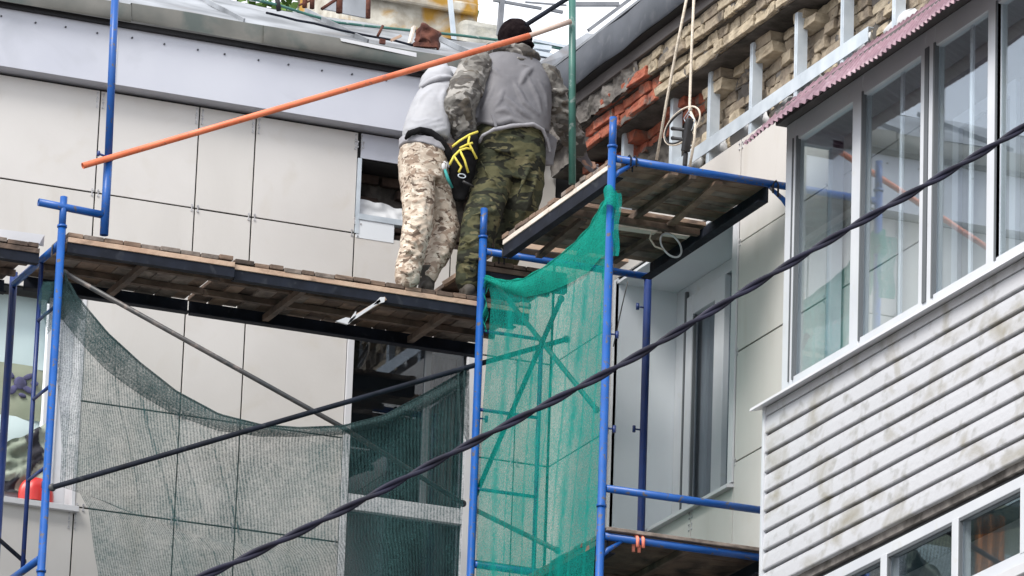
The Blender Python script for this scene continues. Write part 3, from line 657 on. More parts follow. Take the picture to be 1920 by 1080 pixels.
# lower balcony
bl2 = thing('glazed_balcony', 'lower glazed balcony cut by the bottom edge, under the stained siding', 'balcony', (XB, -6, -5.0))
b = MB(); b.box((XB+.05, -2.69, -2.912), (XW-.02, YE, -2.857)); b.build('roof_box', M['black'], bl2)
fb = MB(); fb.box((XB+.0, -2.70, -2.968), (XB+.08, YE, -2.902)); fb.box((XB+.0, -2.70, -3.432), (XB+.08, YE, -3.341))
m2 = [(-2.70, -2.80), (-3.47, -3.55), (-4.35, -4.43), (-5.28, -5.36), (-6.13, -6.21), (-6.97, -7.05)]
for a, c in m2: fb.box((XB-.003, a, -3.351), (XB+.083, c, -2.958))
fr2 = fb.build('glazing_frame', M['pvc'], bl2, bev=.003)
for i in range(len(m2)-1):
    b = MB(); b.box((XB+.03, m2[i][1], -3.351), (XB+.034, m2[i+1][0], -2.958)); b.build('pane', M['glass'], fr2)
    b = MB(); b.box((XB+.002, m2[i][1]+.0, -3.351), (XB+.02, m2[i][1]-.016, -2.973)); b.box((XB+.002, m2[i][1]-.016, -2.986), (XB+.02, m2[i+1][0], -2.968)); b.build('gasket', M['pvc_dark'], fr2)
siding(-2.69, YE, -3.533, 6, .1235, XB).build('siding', M['siding'], bl2)
b = MB(); b.box((XB-.05, -2.68, -3.492), (XB+.1, YE, -3.432)); b.build('sill', M['white_trim'], bl2, bev=.003)
b = MB(); b.box((XW-.04, -2.69, -4.4), (XW-.02, YE, -2.92)); b.box((XB+.09, -2.69, -4.4), (XW-.04, YE, -4.36)); b.build('back_wall', M['interior_light'], bl2)
#@@SCAFFOLD
# ---------------------------------------------------------------- scaffolding
RT = .0262
def frame(label, O, d, W, ztop, zbars, ladder=None, rungs=(), zin=None, gus=(), pins=(), collars=(), rail=None, lower=GZ, inner_mat='blue_shaded', name='scaffold_frame'):
    O = V((O[0], O[1], 0)); d = V(d); I = O+d*W
    t = thing(name, label, 'scaffold', (O.x, O.y, GZ), 'blue scaffold frames')
    Z = V((0, 0, 1))
    b = MB(); b.pipe(O+Z*lower, O+Z*(ztop-.20), RT); b.build('post', M['blue'], t)
    b = MB(); b.pipe(O+Z*(ztop-.22), O+Z*ztop, RT-.0025); b.build('spigot', M['blue'], t)
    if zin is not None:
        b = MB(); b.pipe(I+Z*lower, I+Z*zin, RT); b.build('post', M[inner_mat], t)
    for z in zbars:
        b = MB(); b.pipe(O+Z*z+d*RT*.9, I+Z*z-d*RT*.9, RT*.92); b.build('crossbar', M['blue'], t)
    if ladder:
        q = O+d*ladder[0]; b = MB(); b.tube([q+Z*ladder[1], q+Z*ladder[2]], .015, 12); b.build('ladder_rail', M['blue_shaded'], t)
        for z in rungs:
            b = MB(); b.tube([O+Z*z+d*.02, q+Z*z], .012, 10); b.build('rung', M['blue_shaded'], t)
    for z, s_ in gus:
        b = MB(); b.tube([O+Z*(z-.13)+d*.015, O+Z*(z-.085)+d*.05, O+Z*(z-.02)+d*.14], [.011, .017, .011], 8); b.build('corner_brace', M['blue'], t)
        if s_ > 1:
            b = MB(); b.tube([I+Z*(z-.16)-d*.0, I+Z*(z-.09)-d*.05, I+Z*(z-.02)-d*.15], [.012, .018, .012], 8); b.build('corner_brace', M['blue'], t)
    for (z, side) in pins:
        q = (O if side == 0 else I)+Z*z; v_ = d if side == 0 else -d
        b = MB(); b.tube([q+v_*.015, q+v_*.07], .006, 8); b.tube([q+v_*.07+Z*.022, q+v_*.07-Z*.022], .011, 10); b.build('brace_pin', M['blue_shaded'], t)
    for z in collars:
        b = MB(); b.tube([O+Z*(z-.008), O+Z*(z+.008)], RT+.006, 18); b.build('collar', M['blue'], t)
    return t
f1 = frame('blue scaffold frame with ladder rungs, at the left under the plank deck', (-2.905, 0), (0, 1, 0), 1.03, -.075, [-.385, -2.47], (.41, -.40, -2.46), (-.80, -1.33, -1.87), -.30, pins=[(-1.98, 0)], collars=(-.275, -2.56))
f2 = frame('blue scaffold frame behind the green net, nearest the inner corner', (0, 0), (1, 0, 0), 1.195, .295, [0, -2.14], (.44, -.55, -2.6), (-.55, -1.09, -1.63), .02, pins=[(-.22, 1), (-1.07, 1), (-1.93, 1), (-1.15, 0)], collars=(.095,))
f3 = frame('blue scaffold frame standing in front of the green net on its right', (0, -2.18), (1, 0, 0), 1.235, .27, [0, -2.146, -2.45], None, (), .02, gus=[(0, 2), (-2.45, 2)], pins=[(-1.15, 0), (-1.76, 0)], collars=(.075, -2.26), lower=GZ)
# upper guard frame standing on the left deck
t = thing('guard_frame', 'tall blue pipe post with short side arm standing on the left deck', 'scaffold', (-2.62, 0, -.31))
b = MB(); b.pipe(PY(195, 441, 0), PY(203, 297, 0), RT+.002); b.pipe(PY(203, 296, 0), PY(218, -60, 0), RT-.001); b.build('post', M['blue'], t)
b = MB(); b.pipe(PY(72, 379, .0), PY(193, 403, 0), RT-.001); b.build('side_arm', M['blue'], t)
b = MB(); q = PY(204, 297, 0); b.tube([q-V((.0, 0, .01)), q+V((0, 0, .014))], RT+.005, 16); b.tube([q+V((0, -.01, -.0)), q+V((-.075, -.03, .01))], .008, 8); b.ell(q+V((-.08, -.03, .012)), (.012, .012, .02)); b.build('clamp', M['blue_shaded'], t)
b = MB(); a = PY(155, 311, -.035); c = PY(992, 67, -.035); b.pipe(a, c, .021, .003); po = b.build('orange_pole', M['orange'])
top(po, 'long orange painted pole slanting across in front of both workers', 'pole')
b = MB(); b.pipe(c, PY(1070, 40, -.035), .018, .003); b.build('pole_sleeve', M['beige_pipe'], po)
b = MB(); b.pipe(PY(1073, 345, 0), PY(1073, -50, 0), .0245); gp = b.build('green_pole', M['green_pipe']); top(gp, 'upright dark green pipe beside the worker in the grey vest', 'pole')
b = MB(); b.pipe(PY(1069, -6, .03), PY(986, 47, .03), .016); top(b.build('top_brace', M['steel_dark']), 'short black brace running from the top of the green pipe', 'pole')
# diagonal braces
def bracepole(pts, r, mt, lab, name='diagonal_brace', ends=True):
    b = MB(); b.tube(pts, r, 12)
    o = b.build(name, M[mt]); top(o, lab, 'brace', 'diagonal braces of the scaffold')
    if ends:
        e = MB()
        for q in (pts[0], pts[-1]): e.ell(q, (r*1.5, r*.8, r*1.5))
        e.build('flattened_end', M['brace'], o)
    return o
bracepole([PY(122, 512, .06), PY(640, 800, .09), PY(868, 944, .07)], .0165, 'brace', 'worn brown-grey brace falling to the right under the plank deck')
bracepole([PY(98, 914, -.035), PY(500, 797, -.035), PY(872, 690, .0), PY(1062, 636, .12)], .0175, 'steel_dark', 'black brace rising to the right across the grey net')
bracepole([PX(1052, 560, .06), PX(889, 935, .06)], .0165, 'steel_dark', 'steep dark brace seen through the green net')
bracepole([PX(935, 540, .10), PX(1118, 768, .10)], .016, 'green_pipe', 'green brace falling to the right behind the green net')
bracepole([PX(889, 955, .09), PX(1045, 1032, .09)], .016, 'brace', 'low dark brace behind the bottom of the green net')
bracepole([PY(-60, 960, .5), PY(44, 1052, .42)], .014, 'steel_dark', 'thin black brace at the bottom left corner')
# ---- decks
def plank_deck(name, label, base, along, a0, a1, c0, c1, ztop, pw=.118, dark='wood_dark', endmat='wood', gaps=(), group='plank decks on the scaffold', edge='wood_light', beamz=None, batten=2):
    """along: axis index the deck runs along; planks lie across it."""
    t = thing(name, label, 'deck', base, group)
    x = a0; k = 0; BH = .115 if along else .10
    def bx(lo_a, hi_a, lo_c, hi_c, z0, z1):
        b = MB()
        if along == 0: b.box((lo_a, lo_c, z0), (hi_a, hi_c, z1))
        else: b.box((lo_c, lo_a, z0), (hi_c, hi_a, z1))
        return b
    step = 1 if a1 > a0 else -1
    while (a1-x)*step > .03:
        wd = min(pw*R.uniform(.75, 1.2), abs(a1-x)); skip = any(lo <= (x+step*wd/2) <= hi for lo, hi in gaps)
        if not skip:
            zz = ztop+R.uniform(-.006, .006); e = R.uniform(-.006, .012)
            b = bx(x, x+step*(wd-.006), c0-e, c1+R.uniform(-.02, .02), zz-.03, zz)
            tl = R.uniform(-.05, .05)
            b.v = [(p[0], p[1], p[2]+(tl*.12*(p[along]-x)) ) for p in b.v]
            b.build('plank', M[R.choice([endmat, endmat, 'wood_grey', 'wood_dark'])], t, bev=.004)
        x += step*wd
    z1 = ztop-.034
    bx(a0, a1, c0-.004, c0+.045, z1-.034, z1).build('edge_board', M[edge], t, bev=.003)
    bx(a0, a1, c0+.004, c0+.012, z1-BH, z1-.035).build('side_beam', M['steel_dark'], t)
    bx(a0, a1, c0+.012, c0+.06, z1-BH, z1-BH+.008).build('side_beam_flange', M['steel_dark'], t)
    bx(a0, a1, c1-.03, c1-.022, z1-BH, z1-.001).build('side_beam', M['steel_dark'], t)
    bx(a0, a1, c1-.09, c1-.03, z1-BH, z1-BH+.008).build('side_beam_flange', M['steel_dark'], t)
    for i in range(batten):
        cc = c0+(c1-c0)*(i+1)/(batten+1)
        bx(a0, a1, cc-.02, cc+.02, z1-.04, z1).build('batten', M['wood_dark'], t, bev=.002)
    n = max(1, int(abs(a1-a0)/1.0))
    for i in range(n):
        aa = a0+(a1-a0)*(i+.5)/n
        bx(aa-.022, aa+.022, c0+.06, c1-.09, z1-.085, z1-.042).build('cross_member', M['wood_dark'], t, bev=.002)
    return t
plank_deck('plank_deck', 'left half of the long plank deck, from the blue ladder frame to the step', (-2.3, .5, -.35), 0, -2.86, -1.722, 0, .97, -.305)
plank_deck('plank_deck', 'right half of the long plank deck, the stretch the workers stand on', (-1, .5, -.35), 0, -1.712, .36, .03, .97, -.309)
plank_deck('plank_deck', 'dark plank deck end seen left of the blue ladder frame', (-3.6, .5, -.35), 0, -4.6, -2.97, .25, 1.05, -.33, dark='wood_dark', endmat='wood_dark', edge='wood_dark')
plank_deck('plank_deck', 'shadowed short deck behind the top of the green net', (.3, .5, -.1), 0, -.02, .64, .06, 1.05, -.045, endmat='wood_dark', edge='wood_dark')
rd = plank_deck('plank_deck', 'high plank deck at the corner, over the green net', (.5, -1.2, 0), 1, -.25, -2.12, .045, 1.13, .045, pw=.105, endmat='wood', edge='wood_pale', gaps=((-1.22, -1.10), (-.30, -.1)), batten=1)
ld = plank_deck('plank_deck', 'lowest plank deck at the bottom right, with an orange strap on its blue bar', (.5, -1.5, -2.45), 1, -.6, -2.16, .05, 1.15, -2.40, pw=.13, endmat='wood_dark', edge='wood_dark', batten=1)
b = MB(); b.box((.03, -2.215, -2.418), (1.2, -2.16, -2.395)); b.build('edge_strip', M['wood_grey'], ld, bev=.003)
# loose boards
b = MB(); b.beam(PY(832, 533, .30), PY(926, 472, .0), .035, .03, (0, 0, 1)); top(b.build('loose_board', M['wood_light'], bev=.003), 'pale board sloping up from the long deck towards the high deck', 'board', 'loose boards')
b = MB(); b.beam(PY(962, 466, .06), PY(1168, 494, .06), .20, .04); top(b.build('loose_board', M['wood_light'], bev=.003), 'thick pale board lying along the bar under the high deck', 'board', 'loose boards')
b = MB(); b.beam(PX(1052, 408, .35), PX(1110, 437, .72), .12, .02); top(b.build('loose_board', M['wood_light'], bev=.003), 'small pale board wedged beneath the middle of the high deck', 'board', 'loose boards')
b = MB(); b.beam(PZ(1152, 424, -.04), PZ(1290, 443, -.04), .07, .025); top(b.build('loose_board', M['wood_pale'], bev=.003), 'pale batten below the open slit in the high deck', 'board', 'loose boards')
# long diagonal stiffeners under the high deck
for (p, q) in (((1348, 342), (1245, 432)), ((1265, 325), (1170, 385))):
    b = MB(); b.beam(PZ(*p, -.035), PZ(*q, -.035), .05, .018); b.build('perforated_strip', M['wood'], rd)
for (p, q) in (((1240, 432), (1150, 490)), ((1095, 410), (1010, 480))):
    b = MB(); b.beam(PZ(*p, -.04), PZ(*q, -.04), .045, .03); b.build('cross_member', M['wood_dark'], rd)
# hooks
def hook(q, d, lab, mt='steel_dark', n=2, r=.006):
    t = thing('hook', lab, 'hook', q, 'deck hooks over the scaffold bars')
    for i in range(n):
        c = V(q)+V(d)*i*.038; pts = [c+V((0, .03, -.06)), c+V((0, .032, 0)), c+V((0, .02, .028)), c+V((0, -.01, .033)), c+V((0, -.032, .012)), c+V((0, -.034, -.045))]
        b = MB(); b.tube(pts, r, 8); b.build('hook_bar', M[mt], t)
hook((.115, -2.18, .0), (1, 0, 0), 'grey double hook over the blue bar at the near end of the high deck')
hook((.88, 0, .0), (1, 0, 0), 'black double hook on the bar at the far end of the high deck', 'black')
hook((.13, 0, .0), (1, 0, 0), 'dark hook on the short bar left of the green net', 'black')
hook((.235, -2.18, -2.455), (1, 0, 0), 'bright orange strap looped over the lowest blue bar', 'orange_strap', 2, .011)
t = thing('hook', 'black hook loop at the wall end of the high deck bar', 'hook', (1.15, -2.18, 0), 'deck hooks over the scaffold bars')
b = MB(); c = PY(1459, 352, -2.2); b.tube([c+V((0, 0, -.06)), c+V((.0, 0, .02)), c+V((-.015, 0, .045)), c+V((-.035, 0, .02)), c+V((-.035, 0, -.04))], .007, 8); b.build('hook_bar', M['black'], t)
t = thing('hook', 'grey wire hook over the bar of the blue ladder frame', 'hook', (-2.9, .05, -.38), 'deck hooks over the scaffold bars')
b = MB(); c = V((-2.905, .09, -.385)); b.tube([c+V((-.03, 0, -.07)), c+V((-.03, 0, 0)), c+V((0, 0, .034)), c+V((.03, 0, 0)), c+V((.032, 0, -.06))], .007, 8); b.build('hook_bar', M['brace'], t)
b = MB(); b.prism([PY(-90, 418, .35), PY(82, 440, .35), PY(72, 457, .35), PY(-90, 450, .35)], (0, .012, 0)); b.prism([PY(82, 440, .35), PY(80, 462, .40), PY(66, 459, .62), PY(72, 457, .35)], (.006, .0, 0))
top(b.build('metal_tray', M['white_trim']), 'white folded metal sheet standing on the dark deck end at far left', 'sheet')
# white bent metal offcut under the long deck
b = MB(); z = -.44
for poly in ([(630, 602), (648, 595), (655, 596), (665, 598), (652, 608)], [(652, 606), (668, 583), (667, 594), (655, 607)], [(713, 557), (722, 557), (721, 566), (700, 572)], [(655, 600), (668, 590), (712, 561), (714, 566), (668, 597)]):
    b.prism([PY(x, y, .02) for x, y in poly], (0, .02, 0))
top(b.build('metal_offcut', M['white_trim']), 'bent white metal offcut tucked under the long deck', 'offcut')
b = MB(); b.beam(PY(663, 596, .04), PY(722, 560, .04), .03, .025); top(b.build('loose_board', M['wood_light'], bev=.002), 'narrow pale lath beside the white offcut under the long deck', 'board', 'loose boards')
#@@NETS
# ---------------------------------------------------------------- nets
nt1_top = [(119, 528), (150, 565), (200, 625), (260, 680), (330, 735), (410, 778), (490, 798), (560, 803), (640, 800), (720, 780), (800, 737), (878, 692)]
nt1_left = [(119, 528), (106, 600), (103, 680), (112, 760), (116, 840), (112, 912), (150, 925), (166, 955), (176, 1030), (190, 1110), (200, 1240)]
nt1_right = [(878, 692), (874, 760), (870, 900), (866, 1000), (862, 1100), (856, 1240)]
def net1(u, v):
    tx, ty = lerp_poly(nt1_top, u); lx, ly = lerp_poly(nt1_left, v); rx, ry = lerp_poly(nt1_right, v)
    bx_, by = 200+(856-200)*u, 1240
    x = (1-u)*lx+u*rx+(1-v)*tx+v*bx_-((1-u)*(1-v)*119+u*(1-v)*878+(1-u)*v*200+u*v*856)
    y = (1-u)*ly+u*ry+(1-v)*ty+v*by-((1-u)*(1-v)*528+u*(1-v)*692+(1-u)*v*1240+u*v*1240)
    edge = min(1, 6*u, 6*(1-u))
    d = .035+.03*edge*noise.noise(V((u*9, v*2.5, 3)))+.02*edge*math.sin(u*23+v*5)*(.4+.6*v)
    return PY(x, y, d)
t = thing('safety_net', 'dark grey-green knitted net sagging below the long plank deck', 'net', (-1.5, .04, -1.6))
b = MB(); b.grid(net1, 150, 60); b.build('net_sheet', M['net_grey'], t)
def hem(u, v):
    p = V(net1(u, 0)); q = V(net1(u, .085+.03*math.sin(u*7)))
    return p.lerp(q, v)+V((0, -.012-.02*math.sin(v*math.pi), 0))
b = MB(); b.grid(hem, 150, 8); b.build('folded_hem', M['net_grey_dense'], t)
b = MB(); b.tube([V(net1(i/80, 0))+V((0, -.01, 0)) for i in range(81)], .007, 6); b.build('edge_cord', M['net_grey_dense'], t)
def bunch(u, v):
    a = PY(121+(55*u-14)*v**.7, 515+v*75+10*math.sin(u*9), .03+.02*math.sin(u*12)); return a
b = MB(); b.grid(bunch, 24, 12); b.build('gathered_corner', M['net_grey_dense'], t)
b = MB(); b.grid(lambda u, v: PY(118-38*u+8*math.sin(v*5+u*3), 528+v*(60+40*u), .05+.02*math.sin(u*8)), 20, 20); b.build('loose_end', M['net_grey'], t)
b = MB(); b.grid(lambda u, v: PY(880-(26*u)*(1-.2*v), 692+6*u+v*(150-60*u), -.0+.02*math.sin(u*14)), 16, 16); b.build('gathered_corner', M['net_grey_dense'], t)
nt2_top = [(912, 518), (950, 528), (985, 524), (1030, 498), (1075, 462), (1110, 425), (1132, 384), (1150, 360)]
nt2_left = [(912, 518), (921, 560), (917, 620), (910, 700), (904, 780), (896, 860), (893, 960), (893, 1060), (890, 1240)]
nt2_right = [(1150, 360), (1146, 470), (1140, 580), (1133, 690), (1128, 800), (1122, 900), (1117, 1000), (1112, 1100), (1104, 1240)]
def net2(u, v):
    tx, ty = lerp_poly(nt2_top, u); lx, ly = lerp_poly(nt2_left, v); rx, ry = lerp_poly(nt2_right, v)
    bx_, by = 890+(1104-890)*u, 1240
    x = (1-u)*lx+u*rx+(1-v)*tx+v*bx_-((1-u)*(1-v)*912+u*(1-v)*1150+(1-u)*v*890+u*v*1104)
    y = (1-u)*ly+u*ry+(1-v)*ty+v*by-((1-u)*(1-v)*518+u*(1-v)*360+(1-u)*v*1240+u*v*1240)
    d = .035+.02*noise.noise(V((u*6, v*3, 8)))+.015*math.sin(u*19+v*3)*v+.02*math.sin((u*2+v*7)*2)*(1-v)*u
    return PX(x, y, d)
t = thing('safety_net', 'bright green mesh net hung between the two blue posts at the corner', 'net', (.03, -1.1, -1.2))
b = MB(); b.grid(net2, 90, 110); b.build('net_sheet', M['net_green'], t)
def hem2(u, v):
    p = V(net2(u, 0)); q = V(net2(u, .03+.05*math.sin(u*3.1)+.10*u*u)); return p.lerp(q, v)+V((-.012-.02*math.sin(v*math.pi), 0, 0))
b = MB(); b.grid(hem2, 90, 8); b.build('folded_hem', M['net_green_dense'], t)
b = MB(); b.tube([V(net2(i/60, 0))+V((-.012, 0, 0)) for i in range(61)], [.008+.003*math.sin(i) for i in range(61)], 6); b.build('edge_cord', M['net_green_dense'], t)
def wrap(u, v):
    a = u*2*math.pi; c = PX(1142-8*v, 358+44*v, -.0); c = V((0, -2.18, c.z)); r = .035+.02*noise.noise(V((u*3, v*2, 4)))+.022*v
    return c+V((math.cos(a)*r, math.sin(a)*r*1.2, .02*math.sin(a*2)))
b = MB(); b.grid(wrap, 30, 10); b.build('knotted_corner', M['net_green_dense'], t)
b = MB(); b.grid(lambda u, v: PX(1148+(17-6*v)*u+2*math.sin(v*9), 362+v*118, -.005+.02*math.sin(u*5)), 10, 30); b.build('loose_end', M['net_green'], t)
b = MB(); b.grid(lambda u, v: PX(912-6*u+4*math.sin(v*12+u*4), 522+v*100, .02+.02*math.sin(u*9)), 8, 30); b.build('loose_end', M['net_green_dense'], t)
#@@ROPES
# ---------------------------------------------------------------- cables and small gear
def strands(pts, R0, r, pitch, nst=2, seg=8, n=700):
    L_ = [V(p) for p in pts]; out = [[] for _ in range(nst)]
    # catmull-rom
    def cr(t):
        q = t*(len(L_)-1); i = min(len(L_)-2, int(q)); f = q-i
        p0 = L_[max(i-1, 0)]; p1 = L_[i]; p2 = L_[i+1]; p3 = L_[min(i+2, len(L_)-1)]
        return .5*((2*p1)+(p2-p0)*f+(2*p0-5*p1+4*p2-p3)*f*f+(3*p1-p0-3*p2+p3)*f**3)
    ln = 0; prev = cr(0)
    for k in range(n+1):
        p = cr(k/n); ln += (p-prev).length; prev = p
        t_ = (cr(min(1, k/n+.001))-cr(max(0, k/n-.001))).normalized(); a_ = t_.cross(V((0, 0, 1))).normalized(); b_ = t_.cross(a_)
        for s_ in range(nst):
            a = ln/pitch*2*math.pi+s_*2*math.pi/nst; out[s_].append(p+(a_*math.cos(a)+b_*math.sin(a))*R0)
    return out
cp = [(-200, 1290), (100, 1185), (380, 1081), (640, 958), (880, 833), (1150, 692), (1300, 604), (1440, 519), (1600, 424), (1760, 333), (1920, 238), (2150, 95)]
pts = [PY(x, y, -13) for x, y in cp]
t = thing('overhead_cable', 'twisted black double cable slanting across the foreground', 'cable', pts[5])
for s_ in strands(pts, .0085, .0088, .42):
    b = MB(); b.tube(s_, .0095, 8); b.build('strand', M['cable'], t)
# roof safety rope
b = MB(); b.tube([PY(x, y, 2.9) for x, y in ((380, -14), (480, 0), (520, 9), (580, 28), (630, 42), (700, 50), (770, 57), (860, 66), (940, 76), (1010, 84), (1110, 102))], .011, 8)
top(b.build('roof_cable', M['green_pipe']), 'dark blue-green cable sagging along the sheet metal roof', 'cable')
b = MB(); b.pipe(PY(519, -8, 2.9), PY(523, 20, 2.9), .018); top(b.build('cable_stub', M['black']), 'short black post holding the roof cable at the top edge', 'post')
# rusty posts + chimney
t = thing('roof_railing', 'rusty brown posts and slanting bar on the roof left of the chimney', 'railing', PY(620, 25, 3.3))
for (x0_, y0_, x1_, y1_, r) in ((573, -20, 571, 14, .018), (586, -20, 585, 16, .018), (637, -20, 636, 24, .024), (691, -20, 690, 34, .018)):
    b = MB(); b.pipe(PY(x0_, y0_, 3.3), PY(x1_, y1_, 3.3), r); b.build('post', M['rust'], t)
b = MB(); b.pipe(PY(560, 10, 3.3), PY(600, -6, 3.3), .008)
b.pipe(PY(603, 17, 3.3), PY(650, -14, 3.3), .012); b.build('bar', M['rust'], t)
b = MB(); b.prism([PY(640, 24, 3.8), PY(640, -20, 3.8), PY(690, -20, 3.8), PY(690, 34, 3.8)], (0, .02, 0)); b.prism([PY(602, 16, 3.8), PY(628, -6, 3.8), PY(636, -6, 3.8), PY(636, 22, 3.8)], (0, .02, 0)); b.build('infill_sheet', M['roof_metal'], t)
b = MB(); a0 = PY(660, 48, 4.4); a1 = PY(893, 82, 4.4)
def chim(u, v):
    a = u*4; i = int(a) % 4; f = a-int(a)
    cs = [(a0.x, 4.4), (a1.x, 4.4), (a1.x, 5.6), (a0.x, 5.6), (a0.x, 4.4)]
    x = cs[i][0]*(1-f)+cs[i+1][0]*f; y = cs[i][1]*(1-f)+cs[i+1][1]*f; z = 2.55+v*2.2
    return (x+.02*noise.noise(V((x*3, y*3, z*4))), y+.02*noise.noise(V((x*3, 1, z*4))), z)
b.grid(chim, 80, 40, False)
ch = b.build('chimney', M['chimney']); top(ch, 'pale rendered chimney block with yellow stains on the roof', 'chimney')
b = MB(); q = PY(899, 60, 4.3); b.box((a1.x-.18, 4.25, 2.5), (a1.x+.16, 5.3, PY(899, 37, 4.25).z)); b.build('plinth', mat('chim2', (.28, .28, .25), (.46, .45, .41), scale=9, rough=.9, bump=.5, c3=(.40, .38, .30), s3=4), ch, bev=.05)
b = MB(); zc_ = PY(780, 12, 4.37).z; b.box((a0.x-.05, 4.34, zc_), (a1.x-.02, 4.385, zc_+.10)); b.build('ledge', M['chimney'], ch, bev=.02)
t = thing('roof_mast', 'thin grey steel post standing in front of the stained chimney', 'post', PY(853, 95, 3.4))
b = MB(); b.beam(PY(842, -20, 3.4), PY(853, 92, 3.4), .03, .03); b.build('post', M['galv'], t)
# rusty collar and debris on the roof edge
b = MB(); c = PY(803, 72, 2.2)
def rc(u, v):
    a = u*2*math.pi; r = .085+.03*noise.noise(V((math.cos(a)*2, math.sin(a)*2, v*3)))
    return c+V((math.cos(a)*r, math.sin(a)*r*.8, -.06+v*.12+.03*math.sin(a*2)+.02*noise.noise(V((u*12, v, 3)))))
b.grid(rc, 36, 8); o = b.build('rusty_bucket', M['rust']); top(o, 'crushed rusty metal bucket on the roof edge beside the chimney', 'bucket')
sm = o.modifiers.new('t', 'SOLIDIFY'); sm.thickness = .008
b = MB(); b.beam(PY(775, 84, 2.15), PY(818, 86, 2.15), .04, .03); b.build('rim', M['rust'], o)
b = MB(); b.beam(PY(768, 82, 2.3), PY(776, 50, 2.3), .05, .02); top(b.build('wooden_stake', M['wood_pale'], bev=.003), 'pale splintered wood piece beside the rusty bucket', 'wood')
b = MB(); b.pipe(PY(708, 68, 2.05), PY(718, 48, 2.05), .010); b.box(PY(713, 72, 1.95), PY(721, 84, 1.97)); top(b.build('rusty_bolt', M['rust']), 'short rusty stub sticking up from the roof edge', 'bolt')
b = MB(); b.beam(PY(733, 76, 2.05), PY(752, 67, 2.05), .02, .018); top(b.build('wood_scrap', M['wood_light']), 'small orange-brown wood scrap on the roof sheet', 'wood')
# rails over the right part of the roof
t = thing('roof_railing', 'grey steel rails and post against the white sky above the workers', 'railing', PY(940, 80, 3.2))
for i, (a, c, w_) in enumerate((((942, -10), (936, 66), .035), ((925, 0), (1015, 16), .02), ((1030, 18), (1055, 23), .022), ((985, 4), (1062, 10), .012))):
    b = MB(); b.beam(PY(*a, 3.2), PY(*c, 3.2), w_, w_); b.build('post' if i == 0 else 'rail', M['rail_grey'], t)
t = thing('steel_section', 'loose grey steel sections lying on the roof right of the black beanie', 'steel', PY(1040, 85, 2.9))
for (a, c, w_) in (((1000, 76), (1108, 98), .03), ((1000, 88), (1032, 92), .05), ((992, 98), (1080, 116), .05)):
    b = MB(); b.beam(PY(*a, 2.9), PY(*c, 2.9), w_, w_*.7); b.build('bar', M['galv'], t)
for lab, a, c, w_ in (('grey bar slanting over the dark eaves, lower of the two', (1103, 57), (1190, -8), .025), ('pale flat rail crossing the top right of the green pipe', (1078, 8), (1160, 8), .03)):
    b = MB(); b.beam(PY(*a, 2.6), PY(*c, 2.6), w_, w_); top(b.build('roof_bar', M['rail_grey']), lab, 'bar')
# tree behind the roof
t = thing('tree', 'sunlit green treetop showing above the roof at the top edge', 'tree', (-4.0, 14, GZ))
tp = PY(575, -30, 14)
b = MB(); b.tube([(tp.x, 14, GZ), (tp.x+.2, 14.1, -4), (tp.x, 14, tp.z)], [.3, .2, .08], 10); b.tube([(tp.x, 14, tp.z-2), (tp.x-1, 14.2, tp.z)], [.1, .04], 8); b.tube([(tp.x, 14, tp.z-2.2), (tp.x+1, 13.8, tp.z-.2)], [.1, .04], 8); b.build('trunk', M['wood_dark'], t)
b = MB()
for i in range(5200):
    d = V((R.gauss(0, 1), R.gauss(0, 1), R.gauss(0, 1))).normalized()*R.random()**.4
    if noise.noise(d*2.3) < -.12: continue
    c = V((tp.x, 14, tp.z-.9))+V((d.x*2.0, d.y*1.6, d.z*1.5)); n_ = V((R.gauss(0, 1), R.gauss(0, 1), R.gauss(0, 1))).normalized(); a_ = n_.orthogonal().normalized()*.07; e_ = n_.cross(a_).normalized()*.04
    b.add([c-a_, c-e_, c+a_, c+e_], [(0, 1, 2, 3)])
b.build('crown', M['leaf'], t)
# lifting ropes, connector, loops
t = thing('hoist_rope', 'pair of pale ropes hanging in front of the old brickwork', 'rope', PX(1290, 150, 1.0))
b = MB(); b.tube([PX(1292, -25, .98), PX(1268, 95, .98), PX(1250, 190, .98), PX(1231, 300, .98)], .0095, 10); b.build('rope', M['rope'], t)
b = MB(); b.tube([PX(1302, -25, .98), PX(1297, 90, .98), PX(1293, 200, .98), PX(1296, 205, .98)], .0095, 10); b.build('rope', M['rope'], t)
b = MB(); b.tube([PX(1292, 203, .98), PX(1304, 230, .98), PX(1302, 262, .98), PX(1292, 320, .98)], .009, 10); b.build('rope', M['rope'], t)
t = thing('cable_coil', 'black power tool hanging on a coiled cord below the pale ropes', 'tool', PX(1280, 250, .97))
b = MB(); c = PX(1279, 236, .97); b.tube([c+V((math.cos(a)*.022, math.cos(a)*-.24, math.sin(a)*.115)) for a in [i*2*math.pi/40 for i in range(40)]], .0065, 8, closed=True); b.build('cord_loop', M['rope'], t)
b = MB(); c2 = PX(1276, 238, .965); b.tube([c2+V((math.cos(a)*.018, math.cos(a)*-.21, math.sin(a)*.10)) for a in [i*2*math.pi/40 for i in range(10, 34)]], .007, 8); b.build('cord_loop', M['black_plastic'], t)
b = MB(); b.beam(PX(1294, 222, .96), PX(1285, 285, .96), .055, .05, (1, 0, 0)); b.beam(PX(1286, 285, .965), PX(1284, 312, .965), .03, .03, (1, 0, 0)); b.build('tool_body', M['black_plastic'], t, bev=.01)
for y in (242, 260):
    b = MB(); b.tube([PX(1261, y-1, .97), PX(1268, y, .97), PX(1290, y+2, .97)], [.014, .011, .012], 10); b.build('handle', M['black_plastic'], t, bev=0)
b = MB(); b.tube([PX(1294, 205, .97), PX(1282, 222, .97), PX(1285, 228, .97), PX(1292, 214, .97), PX(1303, 225, .97), PX(1299, 240, .97), PX(1290, 256, .97)], .0035, 6); b.build('wire', M['galv'], t)
